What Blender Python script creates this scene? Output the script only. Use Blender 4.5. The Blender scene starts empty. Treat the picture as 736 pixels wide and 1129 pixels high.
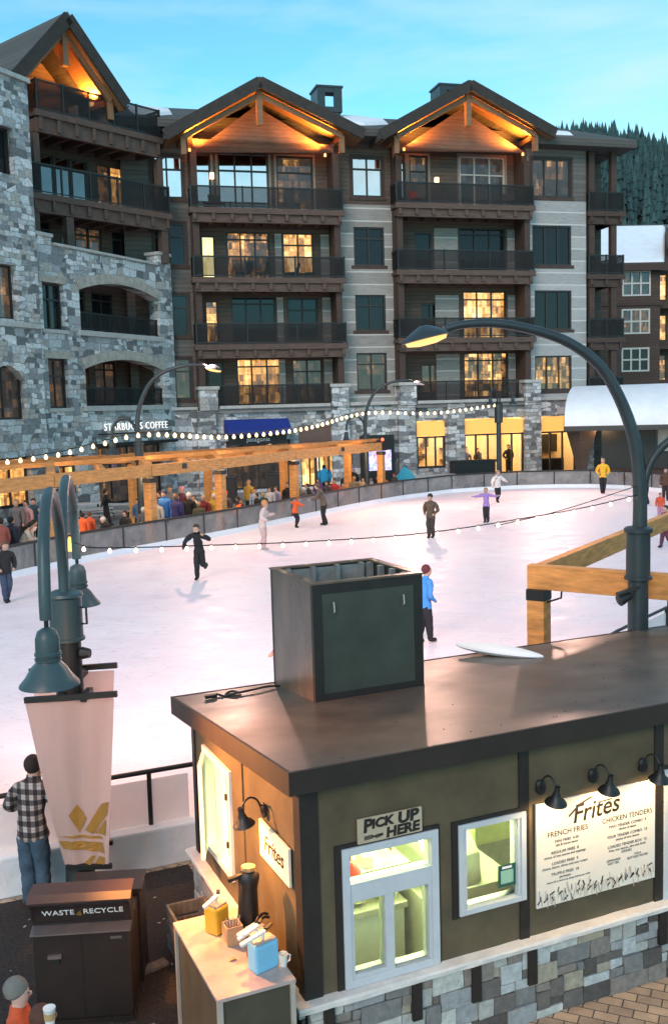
SKY, SUNE, EXPO = .122, .9, 1.0
CLOUD = (2.7, 3.9, 4.3); TINT = (.68, 1.26, 1.08)
GLAMP, MLAMP, SLAMP, BELL = 2000, 11, 34, 760
FL = 2500; PERG = 80
import bpy, bmesh, math, random
from mathutils import Vector, Matrix
random.seed(7)
S = bpy.context.scene
COL = S.collection
PI = math.pi
rad = math.radians

# ------------------------------------------------------------------ camera frame (photo pixels 736 x 1129)
PW, PH, FPX, CAMH = 736, 1129, 1100.0, 5.3
PITCH, ROLL = math.atan(114/1100.0), rad(1.6)
_F = Vector((0, math.cos(PITCH), -math.sin(PITCH)))
_R0 = Vector((1, 0, 0)); _U0 = Vector((0, math.sin(PITCH), math.cos(PITCH)))
_R = _R0*math.cos(ROLL) - _U0*math.sin(ROLL)
_U = _U0*math.cos(ROLL) + _R0*math.sin(ROLL)
CAM = Vector((0, 0, CAMH))
def _ray(x, y): return _F + _R*((x-PW/2)/FPX) - _U*((y-PH/2)/FPX)
def onz(x, y, z=0.0):
    d = _ray(x, y); return CAM + d*((z-CAMH)/d.z)
def onY(x, y, Y):
    d = _ray(x, y); return CAM + d*(Y/d.y)

# ------------------------------------------------------------------ materials
def _nodes(name):
    m = bpy.data.materials.new(name); m.use_nodes = True
    nt = m.node_tree; b = nt.nodes['Principled BSDF']
    return m, nt, b
def _coord(nt, scale=(1, 1, 1)):
    tc = nt.nodes.new('ShaderNodeTexCoord'); mp = nt.nodes.new('ShaderNodeMapping')
    mp.inputs['Scale'].default_value = scale
    nt.links.new(tc.outputs['Object'], mp.inputs['Vector']); return mp.outputs['Vector']
def _noise(nt, vec, scale, detail=6, rough=.6):
    n = nt.nodes.new('ShaderNodeTexNoise'); n.inputs['Scale'].default_value = scale
    n.inputs['Detail'].default_value = detail; n.inputs['Roughness'].default_value = rough
    nt.links.new(vec, n.inputs['Vector']); return n
def _ramp(nt, fac, stops):
    r = nt.nodes.new('ShaderNodeValToRGB'); e = r.color_ramp.elements
    while len(e) < len(stops): e.new(.5)
    for k, (p, c) in enumerate(stops):
        e[k].position = p; e[k].color = (*c, 1) if len(c) == 3 else c
    nt.links.new(fac, r.inputs['Fac']); return r
def _bump(nt, b, h, strength=.3, dist=.02):
    bp = nt.nodes.new('ShaderNodeBump'); bp.inputs['Strength'].default_value = strength
    bp.inputs['Distance'].default_value = dist
    nt.links.new(h, bp.inputs['Height']); nt.links.new(bp.outputs['Normal'], b.inputs['Normal'])
def _math(nt, op, a, bv=None):
    n = nt.nodes.new('ShaderNodeMath'); n.operation = op
    if hasattr(a, 'node'): nt.links.new(a, n.inputs[0])
    else: n.inputs[0].default_value = a
    if bv is not None:
        if hasattr(bv, 'node'): nt.links.new(bv, n.inputs[1])
        else: n.inputs[1].default_value = bv
    return n.outputs[0]
def _mix(nt, fac, a, b, mode='MIX'):
    n = nt.nodes.new('ShaderNodeMix'); n.data_type = 'RGBA'; n.blend_type = mode
    for v, i in ((fac, 0), (a, 6), (b, 7)):
        if hasattr(v, 'node'): nt.links.new(v, n.inputs[i])
        else: n.inputs[i].default_value = v if i == 0 else (*v, 1)
    return n.outputs[2]
def mat(name, col, rough=.6, metal=0., var=.12, vs=6., bump=0., bs=60., bd=.01, stretch=(1, 1, 1), ior=None, rvar=0):
    m, nt, b = _nodes(name)
    v = _coord(nt, stretch)
    n = _noise(nt, v, vs)
    lo = tuple(c*(1-var) for c in col); hi = tuple(min(1, c*(1+var)) for c in col)
    r = _ramp(nt, n.outputs['Fac'], [(.3, lo), (.7, hi)])
    nt.links.new(r.outputs['Color'], b.inputs['Base Color'])
    b.inputs['Roughness'].default_value = rough; b.inputs['Metallic'].default_value = metal
    if ior: b.inputs['IOR'].default_value = ior
    if rvar:
        n3 = _noise(nt, v, vs*.6, 5)
        rr = _ramp(nt, n3.outputs['Fac'], [(.3, (max(.03, rough-rvar),)*3), (.7, (min(1, rough+rvar),)*3)])
        nt.links.new(rr.outputs['Color'], b.inputs['Roughness'])
    if bump:
        n2 = _noise(nt, v, bs, 4); _bump(nt, b, n2.outputs['Fac'], bump, bd)
    return m
def emit(name, col, strength):
    m, nt, b = _nodes(name)
    b.inputs['Base Color'].default_value = (*[c*.8 for c in col], 1)
    b.inputs['Emission Color'].default_value = (*col, 1); b.inputs['Emission Strength'].default_value = strength
    return m
def glass(name, tint=(.9, .95, 1), refl=.12):
    m, nt, b = _nodes(name); nt.nodes.remove(b)
    out = nt.nodes['Material Output']
    t = nt.nodes.new('ShaderNodeBsdfTransparent'); t.inputs['Color'].default_value = (*tint, 1)
    g = nt.nodes.new('ShaderNodeBsdfGlossy'); g.inputs['Roughness'].default_value = .03
    fr = nt.nodes.new('ShaderNodeFresnel'); fr.inputs['IOR'].default_value = 1.5
    mx = nt.nodes.new('ShaderNodeMixShader')
    fac = _math(nt, 'ADD', fr.outputs[0], refl)
    nt.links.new(fac, mx.inputs[0]); nt.links.new(t.outputs[0], mx.inputs[1]); nt.links.new(g.outputs[0], mx.inputs[2])
    nt.links.new(mx.outputs[0], out.inputs['Surface'])
    return m
def translucent(name, col, rough=.3, alpha=.7, var=.1, vs=2.):
    m = mat(name, col, rough, var=var, vs=vs)
    m.node_tree.nodes['Principled BSDF'].inputs['Alpha'].default_value = alpha
    return m
def stonewall(name, cols, w=.62, h=.27, mortar=(.16, .155, .15), bump=.7, distort=.16):
    """coursed rubble: rows of uneven stones, every stone its own colour"""
    m, nt, b = _nodes(name)
    v = _coord(nt); wn = _noise(nt, v, 1.3, 4)
    vm = nt.nodes.new('ShaderNodeVectorMath'); vm.operation = 'MULTIPLY_ADD'
    nt.links.new(wn.outputs['Color'], vm.inputs[0]); vm.inputs[1].default_value = (distort*2.2, distort*2.2, distort*2.6); nt.links.new(v, vm.inputs[2])
    sx = nt.nodes.new('ShaderNodeSeparateXYZ'); nt.links.new(vm.outputs[0], sx.inputs[0])
    cb = nt.nodes.new('ShaderNodeCombineXYZ'); nt.links.new(_math(nt, 'ADD', sx.outputs[0], sx.outputs[1]), cb.inputs[0]); nt.links.new(sx.outputs[2], cb.inputs[1])
    def brick(k, off):
        br = nt.nodes.new('ShaderNodeTexBrick'); nt.links.new(cb.outputs[0], br.inputs['Vector'])
        br.inputs['Color1'].default_value = (0, 0, 0, 1); br.inputs['Color2'].default_value = (1, 1, 1, 1); br.inputs['Mortar'].default_value = (.5, .5, .5, 1)
        br.inputs['Scale'].default_value = 1.; br.inputs['Brick Width'].default_value = w*k; br.inputs['Row Height'].default_value = h*k
        br.inputs['Mortar Size'].default_value = .016; br.inputs['Mortar Smooth'].default_value = .3; br.inputs['Bias'].default_value = 0.
        br.offset = off; br.squash = .62; br.squash_frequency = 3; br.offset_frequency = 2
        return br
    b1, b2 = brick(1., .37), brick(1.72, .61)
    big = nt.nodes.new('ShaderNodeTexVoronoi'); big.inputs['Scale'].default_value = .8; nt.links.new(v, big.inputs['Vector'])
    sc = nt.nodes.new('ShaderNodeSeparateColor'); nt.links.new(big.outputs['Color'], sc.inputs[0]); pick = _math(nt, 'GREATER_THAN', sc.outputs[0], .55)
    val = _mix(nt, pick, b1.outputs['Color'], b2.outputs['Color']); mo = _mix(nt, pick, b1.outputs['Fac'], b2.outputs['Fac'])
    k = len(cols); r = _ramp(nt, val, [((i+.0)/k, c) for i, c in enumerate(cols)]); r.color_ramp.interpolation = 'CONSTANT'
    fine = _noise(nt, v, 7, 8, .7); fr = _ramp(nt, fine.outputs['Fac'], [(.25, (.5,)*3), (.5, (1.,)*3), (.75, (1.45,)*3)])
    c1 = _mix(nt, 1., r.outputs['Color'], fr.outputs['Color'], 'MULTIPLY')
    nt.links.new(_mix(nt, mo, c1, mortar), b.inputs['Base Color']); b.inputs['Roughness'].default_value = .85
    sv = nt.nodes.new('ShaderNodeSeparateColor'); nt.links.new(val, sv.inputs[0]); sm = nt.nodes.new('ShaderNodeSeparateColor'); nt.links.new(mo, sm.inputs[0])
    hs = _math(nt, 'SUBTRACT', _math(nt, 'MULTIPLY', sv.outputs[0], .5), _math(nt, 'MULTIPLY', sm.outputs[0], .8))
    hs = _math(nt, 'ADD', hs, _math(nt, 'MULTIPLY', fine.outputs['Fac'], .6))
    _bump(nt, b, hs, bump, .12)
    return m
def banded(name, col, line, period, width, axis=2, rough=.75, var=.2, vs=2., streak=(1, 1, 6), bump=.3):
    """boards laid level with a paler (or darker) joint between the courses"""
    m, nt, b = _nodes(name)
    v = _coord(nt); sx = nt.nodes.new('ShaderNodeSeparateXYZ'); nt.links.new(v, sx.inputs[0])
    fz = _math(nt, 'FRACT', _math(nt, 'DIVIDE', sx.outputs[axis], period))
    isl = _ramp(nt, fz, [(width*.6, (1, 1, 1)), (width, (0, 0, 0))])
    v2 = _coord(nt, streak); n = _noise(nt, v2, vs, 7)
    fl = _math(nt, 'FLOOR', _math(nt, 'DIVIDE', sx.outputs[axis], period))
    wn = nt.nodes.new('ShaderNodeTexWhiteNoise'); wn.noise_dimensions = '1D'; nt.links.new(fl, wn.inputs['W'])
    f = _math(nt, 'ADD', _math(nt, 'MULTIPLY', n.outputs['Fac'], .75), _math(nt, 'MULTIPLY', wn.outputs['Value'], .25))
    r = _ramp(nt, f, [(.25, tuple(c*(1-var) for c in col)), (.75, tuple(min(1, c*(1+var)) for c in col))])
    c = _mix(nt, isl.outputs['Color'], r.outputs['Color'], line)
    nt.links.new(c, b.inputs['Base Color']); b.inputs['Roughness'].default_value = rough
    if bump: _bump(nt, b, _math(nt, 'SUBTRACT', n.outputs['Fac'], _math(nt, 'MULTIPLY', isl.outputs['Color'], 1.)), bump, .03)
    return m
def island(name, cols, rough=.8, bump=.5):
    """every loose block of a mesh gets its own stone colour"""
    m, nt, b = _nodes(name)
    g = nt.nodes.new('ShaderNodeNewGeometry'); k = len(cols)
    r = _ramp(nt, g.outputs['Random Per Island'], [(i/k, c) for i, c in enumerate(cols)]); r.color_ramp.interpolation = 'CONSTANT'
    v = _coord(nt); n = _noise(nt, v, 14, 8, .7)
    fr = _ramp(nt, n.outputs['Fac'], [(.25, (.6,)*3), (.75, (1.3,)*3)])
    nt.links.new(_mix(nt, 1., r.outputs['Color'], fr.outputs['Color'], 'MULTIPLY'), b.inputs['Base Color'])
    b.inputs['Roughness'].default_value = rough
    _bump(nt, b, n.outputs['Fac'], bump, .02)
    return m
def lit_window(name, stops, strength, scale=1., seed=0.):
    """a lit room behind glass: shelves, furniture, lamps and hanging curtains, all light it gives off"""
    m, nt, b = _nodes(name)
    tc = nt.nodes.new('ShaderNodeTexCoord'); sx = nt.nodes.new('ShaderNodeSeparateXYZ'); nt.links.new(tc.outputs['Object'], sx.inputs[0])
    cb = nt.nodes.new('ShaderNodeCombineXYZ')
    oi = nt.nodes.new('ShaderNodeObjectInfo'); rnd = oi.outputs['Random']       # every room is furnished differently
    sd = _math(nt, 'ADD', _math(nt, 'MULTIPLY', rnd, 53.), seed)
    nt.links.new(_math(nt, 'ADD', _math(nt, 'ADD', sx.outputs[0], sx.outputs[1]), sd), cb.inputs[0]); nt.links.new(_math(nt, 'ADD', sx.outputs[2], _math(nt, 'MULTIPLY', rnd, 17.)), cb.inputs[1])
    def block(w, h, off):
        br = nt.nodes.new('ShaderNodeTexBrick'); nt.links.new(cb.outputs[0], br.inputs['Vector'])
        br.inputs['Color1'].default_value = (0, 0, 0, 1); br.inputs['Color2'].default_value = (1, 1, 1, 1); br.inputs['Mortar'].default_value = (.3, .3, .3, 1)
        br.inputs['Scale'].default_value = 1./scale; br.inputs['Brick Width'].default_value = w; br.inputs['Row Height'].default_value = h; br.inputs['Mortar Size'].default_value = .02
        br.inputs['Mortar Smooth'].default_value = .8; br.offset = off; br.squash = .55; br.squash_frequency = 2
        sp = nt.nodes.new('ShaderNodeSeparateColor'); nt.links.new(br.outputs['Color'], sp.inputs[0]); return sp.outputs[0]
    n = _noise(nt, cb.outputs[0], 1.1/scale, 5, .6); n2 = _noise(nt, cb.outputs[0], 4.5/scale, 3, .6)
    f = _math(nt, 'ADD', _math(nt, 'MULTIPLY', block(.95, 1.25, .4), .24), _math(nt, 'MULTIPLY', block(.38, .47, .3), .22))
    f = _math(nt, 'ADD', f, _math(nt, 'ADD', _math(nt, 'MULTIPLY', n.outputs['Fac'], .36), _math(nt, 'MULTIPLY', n2.outputs['Fac'], .22)))
    f = _math(nt, 'ADD', f, _math(nt, 'MULTIPLY', _math(nt, 'SUBTRACT', rnd, .5), .16))
    r = _ramp(nt, f, stops)
    b.inputs['Base Color'].default_value = (.02, .02, .02, 1); b.inputs['Roughness'].default_value = .06
    b.inputs['IOR'].default_value = 1.6
    nt.links.new(r.outputs['Color'], b.inputs['Emission Color']); b.inputs['Emission Strength'].default_value = strength
    return m

M = {}
def ice_mat():
    m, nt, b = _nodes('ice'); v = _coord(nt)
    big = _noise(nt, v, .16, 5, .55); mid_n = _noise(nt, v, 1.1, 7, .65)
    f = _math(nt, 'ADD', _math(nt, 'MULTIPLY', big.outputs['Fac'], .6), _math(nt, 'MULTIPLY', mid_n.outputs['Fac'], .4))
    r = _ramp(nt, f, [(.36, (.85, .70, .74)), (.5, (.89, .765, .785)), (.64, (.92, .83, .825))])
    cut = None
    for k, (sc, rot, st) in enumerate(((.55, .4, (1, 5, 1)), (.5, 1.5, (1, 6, 1)), (.7, 2.4, (1, 5, 1)), (1.3, .9, (1, 4, 1)))):
        mp = nt.nodes.new('ShaderNodeMapping'); mp.inputs['Rotation'].default_value = (0, 0, rot); mp.inputs['Scale'].default_value = (sc*.35, sc*.9, 1)
        nt.links.new(v, mp.inputs['Vector'])
        n = _noise(nt, mp.outputs[0], 3.2, 2, .4); n.inputs['Distortion'].default_value = .6
        d = _math(nt, 'ABSOLUTE', _math(nt, 'SUBTRACT', n.outputs['Fac'], .5))
        ln = _ramp(nt, d, [(.0, (1, 1, 1)), (.007, (0, 0, 0))]).outputs['Color']
        cut = ln if cut is None else _mix(nt, 1., cut, ln, 'LIGHTEN')
    c = _mix(nt, _math(nt, 'MULTIPLY', cut, .6), r.outputs['Color'], (.62, .58, .66))
    nt.links.new(c, b.inputs['Base Color'])
    rr = _ramp(nt, mid_n.outputs['Fac'], [(.35, (.38,)*3), (.65, (.62,)*3)]); nt.links.new(rr.outputs['Color'], b.inputs['Roughness'])
    b.inputs['Specular IOR Level'].default_value = .22
    _bump(nt, b, _math(nt, 'SUBTRACT', mid_n.outputs['Fac'], _math(nt, 'MULTIPLY', cut, .6)), .16, .02)
    return m
M['ice'] = ice_mat()
M['snow'] = mat('snow', (.82, .84, .88), .7, var=.06, vs=1.2, bump=.5, bs=2.5, bd=.08)
M['mulch'] = mat('rubber_mulch', (.035, .027, .026), .95, var=.55, vs=26, bump=1., bs=60, bd=.03)
M['concrete'] = mat('concrete', (.24, .235, .23), .85, var=.2, vs=1.2, bump=.2, bs=20)
M['stone'] = stonewall('ledgestone', [(0.366, 0.378, 0.390), (0.634, 0.659, 0.671), (0.232, 0.244, 0.256), (0.512, 0.537, 0.549), (0.159, 0.165, 0.171), (0.720, 0.720, 0.720), (0.415, 0.403, 0.378), (0.586, 0.610, 0.634), (0.293, 0.305, 0.317), (0.464, 0.439, 0.403)], mortar=(0.244, 0.250, 0.256))
M['stone_dark'] = stonewall('ledgestone_brown', [(.30, .29, .28), (.12, .115, .11), (.22, .21, .2), (.07, .07, .07), (.38, .36, .34), (.16, .15, .15)])
M['cap'] = mat('cap_stone', (.45, .44, .42), .8, var=.15, vs=3)
M['arch_stone'] = mat('arch_stone', (.42, .38, .33), .85, var=.25, vs=3, bump=.5, bs=8, bd=.03)
M['pale_siding'] = banded('pale_siding', (.28, .27, .25), (.54, .53, .52), .86, .13, var=.3)
M['white_siding'] = banded('white_siding', (.35, .35, .345), (.60, .60, .59), .86, .11, var=.26)
M['dark_siding'] = banded('dark_siding', (.105, .074, .058), (.035, .026, .021), .28, .12, var=.35)
M['grey_siding'] = banded('grey_siding', (.13, .12, .11), (.06, .055, .05), .30, .12, var=.3)
M['brown_siding'] = banded('brown_siding', (.075, .045, .034), (.03, .02, .017), .28, .12, var=.35)
M['gable_wood'] = banded('gable_wood', (.17, .095, .06), (.07, .04, .025), .25, .1, var=.35)
M['soffit'] = mat('soffit_wood', (.24, .125, .06), .6, var=.25, vs=3, stretch=(1, 6, 6))
M['timber_dark'] = mat('weathered_timber', (.060, .037, .029), .75, var=.35, vs=2.5, stretch=(1, 4, 6), bump=.3, bs=20)
M['timber_deck'] = mat('deck_timber', (.10, .064, .050), .75, var=.35, vs=2.5, stretch=(.6, 4, 6), bump=.3, bs=20)
M['pergola'] = mat('pergola_timber', (.62, .265, .075), .6, var=.3, vs=3, stretch=(1, 1, 5), bump=.2, bs=30)
M['pergola_dark'] = mat('pergola_timber_aged', (.40, .17, .055), .65, var=.35, vs=3, stretch=(1, 1, 5), bump=.2, bs=30)
M['shingle'] = banded('shingle', (.085, .078, .072), (.035, .033, .03), .22, .14, var=.4, vs=6)
M['barge'] = mat('barge_board_dark', (.034, .027, .024), .75, var=.3, vs=3)
M['black'] = mat('black_metal', (.012, .012, .013), .45, var=.2)
M['iron'] = mat('dark_iron', (.022, .024, .026), .4, metal=.3, var=.3, vs=4, bump=.05, bs=80)
M['teal'] = mat('teal_painted_steel', (.044, .072, .080), .42, var=.18, vs=3, bump=.04, bs=80, rvar=.12)
M['lamp_iron'] = mat('lamp_iron', (.026, .036, .042), .4, var=.25, vs=3, bump=.05, bs=60, rvar=.12)
M['rail_mesh'] = translucent('railing_mesh', (.010, .010, .010), .7, .52)
M['frame_pale'] = mat('window_frame_pale', (.55, .53, .50), .5, var=.08)
M['frame_dark'] = mat('window_frame_dark', (.03, .027, .025), .5, var=.15)
M['frame_tan'] = mat('window_trim_tan', (.30, .24, .19), .6, var=.15)
M['pane_dark'] = mat('dark_glass', (.010, .013, .015), .05, var=.3, vs=.8, ior=1.42)
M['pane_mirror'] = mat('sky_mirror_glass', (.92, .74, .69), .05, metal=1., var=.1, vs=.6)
WARM = [(.30, (.006, .004, .003)), (.46, (.06, .028, .012)), (.58, (.34, .15, .04)), (.68, (.9, .46, .14)), (.82, (1., .74, .38))]
M['pane_warm'] = lit_window('lit_window_amber', WARM, 1.0)
M['pane_glow'] = lit_window('lit_window_bright', [(.26, (.012, .007, .004)), (.42, (.22, .09, .025)), (.55, (.62, .29, .07)), (.68, (1., .60, .22)), (.82, (1., .84, .55))], .9, seed=3.3)
M['pane_dim'] = lit_window('lit_window_dim', [(.3, (.006, .006, .007)), (.55, (.03, .022, .017)), (.7, (.12, .055, .02)), (.85, (.7, .38, .14))], .8, seed=8.1)
M['pane_yellow'] = lit_window('lit_window_yellow', [(.25, (.35, .25, .06)), (.5, (.85, .68, .24)), (.75, (1., .88, .48))], 1.0, seed=5.)
M['glass'] = glass('clear_glass')
M['glass_kiosk'] = glass('kiosk_glass', (.93, .98, .94), .03)
M['board_panel'] = translucent('scuffed_acrylic', (.30, .29, .285), .35, .55, var=.35, vs=1.5)
M['board_white'] = translucent('clear_acrylic', (.80, .79, .80), .25, .55, var=.05)
M['rail'] = mat('black_rail', (.018, .016, .016), .45, var=.2)
M['bulb'] = emit('bulb_glow', (1., .74, .42), 3.)
M['bulb_far'] = emit('bulb_glow_far', (1., .74, .42), 1.1)
M['lampglow'] = emit('lamp_lens', (1., .52, .16), .8)
M['awning'] = emit('backlit_awning', (1., .50, .12), .38)
M['white_wall'] = mat('cream_wall', (.62, .50, .33), .8, var=.1)
M['wood_floor'] = mat('wood_floor', (.25, .15, .08), .5, var=.25, stretch=(1, 5, 1))
M['blue_awning'] = mat('blue_canvas', (.012, .035, .24), .7, var=.15)
M['letters'] = emit('lit_letters', (1., .97, .93), .5)
M['screen'] = lit_window('screen_picture', [(.2, (.05, .02, .12)), (.4, (.4, .12, .6)), (.55, (.8, .7, .95)), (.7, (.15, .3, .8)), (.85, (.9, .3, .35))], 1.0, .5, 2.)
M['chrome'] = mat('brushed_steel', (.60, .62, .58), .34, metal=.9, var=.05, vs=3, rvar=.05)
# kiosk
M['kiosk_wall'] = mat('olive_stucco', (.100, .078, .045), .8, var=.28, vs=2.2, bump=.35, bs=90, bd=.006)
M['kiosk_trim'] = mat('dark_brown_trim', (.018, .014, .012), .55, var=.25)
M['kiosk_roof'] = mat('brown_metal_roof', (.090, .071, .056), .37, var=.3, vs=2.2, bump=.05, bs=5, bd=.02, rvar=.06)
M['kiosk_fascia'] = mat('brown_fascia', (.024, .016, .012), .6, var=.25, vs=3)
M['sill'] = mat('cast_sill', (.62, .60, .58), .75, var=.12, vs=8, bump=.4, bs=50)
M['kiosk_frame'] = mat('blue_grey_vinyl', (.52, .56, .60), .45, var=.06)
M['block'] = island('cut_stone', [(.40, .42, .40), (.20, .205, .205), (.50, .53, .51), (.09, .082, .077), (.31, .33, .345), (.36, .33, .26), (.14, .13, .122), (.45, .49, .50), (.23, .21, .19)])
M['mortar'] = mat('mortar', (.12, .115, .11), .9)
M['vent_panel'] = mat('green_panel', (.048, .055, .044), .42, var=.2, vs=2.5, bump=.06, bs=12, rvar=.1)
M['vent_bronze'] = mat('bronze_panel', (.16, .115, .085), .34, metal=.35, var=.3, vs=2.2, stretch=(1, 1, .4), rvar=.12)
M['zinc'] = mat('zinc', (.30, .31, .30), .5, metal=.5, var=.3, vs=5)
M['board_face'] = mat('menu_board_face', (.74, .70, .62), .5, var=.03)
M['ink'] = mat('black_ink', (.018, .014, .012), .6, var=.1)
M['paper_sign'] = mat('tan_sign', (.46, .38, .27), .65, var=.08)
M['interior'] = mat('kiosk_interior', (.60, .66, .34), .7, var=.06)
M['white_plastic'] = mat('white_plastic', (.74, .75, .76), .35, var=.05)
M['counter'] = mat('steel_counter', (.62, .62, .58), .35, metal=.4, var=.06)
M['red'] = mat('red_plastic', (.50, .03, .025), .4)
M['card'] = mat('cardboard', (.42, .27, .13), .8)
M['cart_top'] = mat('cart_laminate', (.42, .34, .32), .4, var=.22, vs=5, rvar=.12)
M['cart_body'] = mat('cart_panel', (.060, .058, .040), .55, var=.2, vs=4)
M['alu'] = mat('aluminium_trim', (.55, .54, .50), .4, metal=.5, var=.1)
M['yellow'] = mat('mustard_plastic', (.62, .38, .035), .4, var=.08)
M['blue_jug'] = mat('blue_plastic', (.19, .50, .74), .38, var=.06)
M['napkin'] = mat('light_wood', (.42, .27, .15), .7, var=.2)
M['grey_wood'] = mat('weathered_grey_wood', (.17, .15, .135), .85, var=.35, vs=5, stretch=(5, 1, 1), bump=.5, bs=40)
M['bin'] = mat('bin_brown_black', (.020, .0135, .0125), .42, var=.25, vs=3, bump=.1, bs=50)
M['bin_top'] = mat('bin_brown_top', (.070, .040, .035), .42, var=.15, vs=3)
M['bin_ledge'] = mat('bin_steel_ledge', (.20, .17, .17), .35, metal=.5, var=.15)
M['white_ink'] = mat('white_ink', (.85, .85, .85), .5, var=.02)
M['gold'] = mat('gold_print', (.29, .155, .03), .6, var=.05)
M['banner'] = None
def banner_mat():
    m, nt, b = _nodes('banner_cloth')
    out = nt.nodes['Material Output']
    n = _noise(nt, _coord(nt, (6, 6, .6)), 2, 4)
    r = _ramp(nt, n.outputs['Fac'], [(.25, (.68, .485, .45)), (.75, (.72, .52, .485))])
    nt.links.new(r.outputs['Color'], b.inputs['Base Color']); b.inputs['Roughness'].default_value = .85
    _bump(nt, b, n.outputs['Fac'], .15, .02)
    tr = nt.nodes.new('ShaderNodeBsdfTranslucent'); nt.links.new(r.outputs['Color'], tr.inputs['Color'])
    mx = nt.nodes.new('ShaderNodeMixShader'); mx.inputs[0].default_value = .5
    nt.links.new(b.outputs[0], mx.inputs[1]); nt.links.new(tr.outputs[0], mx.inputs[2])
    nt.links.new(mx.outputs[0], out.inputs['Surface'])
    return m
M['banner'] = banner_mat()
def paver_mat():
    m, nt, b = _nodes('tan_pavers')
    v = _coord(nt, (1, 1, 1)); mp = nt.nodes.new('ShaderNodeMapping'); mp.inputs['Rotation'].default_value = (0, 0, rad(24))
    nt.links.new(v, mp.inputs['Vector'])
    br = nt.nodes.new('ShaderNodeTexBrick'); nt.links.new(mp.outputs[0], br.inputs['Vector'])
    br.inputs['Color1'].default_value = (.46, .34, .235, 1); br.inputs['Color2'].default_value = (.28, .21, .16, 1)
    br.inputs['Mortar'].default_value = (.075, .06, .05, 1); br.inputs['Scale'].default_value = 1.
    br.inputs['Brick Width'].default_value = .22; br.inputs['Row Height'].default_value = .13
    br.inputs['Mortar Size'].default_value = .007; br.inputs['Bias'].default_value = -.1
    n = _noise(nt, v, 5, 6); fr = _ramp(nt, n.outputs['Fac'], [(.3, (.75,)*3), (.7, (1.2,)*3)])
    nt.links.new(_mix(nt, 1., br.outputs['Color'], fr.outputs['Color'], 'MULTIPLY'), b.inputs['Base Color'])
    b.inputs['Roughness'].default_value = .8
    _bump(nt, b, _math(nt, 'SUBTRACT', n.outputs['Fac'], br.outputs['Fac']), .4, .012)
    return m
M['paver'] = paver_mat()
def plaid_mat():
    m, nt, b = _nodes('plaid_flannel')
    v = _coord(nt); sx = nt.nodes.new('ShaderNodeSeparateXYZ'); nt.links.new(v, sx.inputs[0])
    def stripe(o, p, off=0.):
        f = _math(nt, 'FRACT', _math(nt, 'ADD', _math(nt, 'DIVIDE', o, p), off)); return _math(nt, 'GREATER_THAN', f, .5)
    a = stripe(sx.outputs[2], .115); c = stripe(_math(nt, 'ADD', sx.outputs[0], _math(nt, 'MULTIPLY', sx.outputs[1], .6)), .10)
    s = _math(nt, 'MULTIPLY', _math(nt, 'ADD', a, c), .5)
    r = _ramp(nt, s, [(0, (.42, .38, .36)), (.5, (.095, .075, .075)), (1, (.012, .011, .013))])
    fine = stripe(sx.outputs[2], .029); col = _mix(nt, _math(nt, 'MULTIPLY', fine, .25), r.outputs['Color'], (.05, .04, .04))
    nt.links.new(col, b.inputs['Base Color']); b.inputs['Roughness'].default_value = .9
    n = _noise(nt, v, 9, 4); _bump(nt, b, n.outputs['Fac'], .6, .03)
    return m
M['plaid'] = plaid_mat()
M['litter'] = mat('pale_scraps', (.42, .40, .36), .8, var=.3, vs=30)
M['denim'] = mat('denim', (.045, .085, .13), .85, var=.45, vs=6, bump=.5, bs=9, bd=.03)
_cloth = {}
def cloth(c, v=.2):
    k = tuple(round(x, 3) for x in c)
    if k not in _cloth: _cloth[k] = mat('clothing', c, .85, var=v, vs=7, bump=.35, bs=10, bd=.03)
    return _cloth[k]
SKIN = mat('skin', (.46, .27, .20), .55, var=.08)

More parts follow.
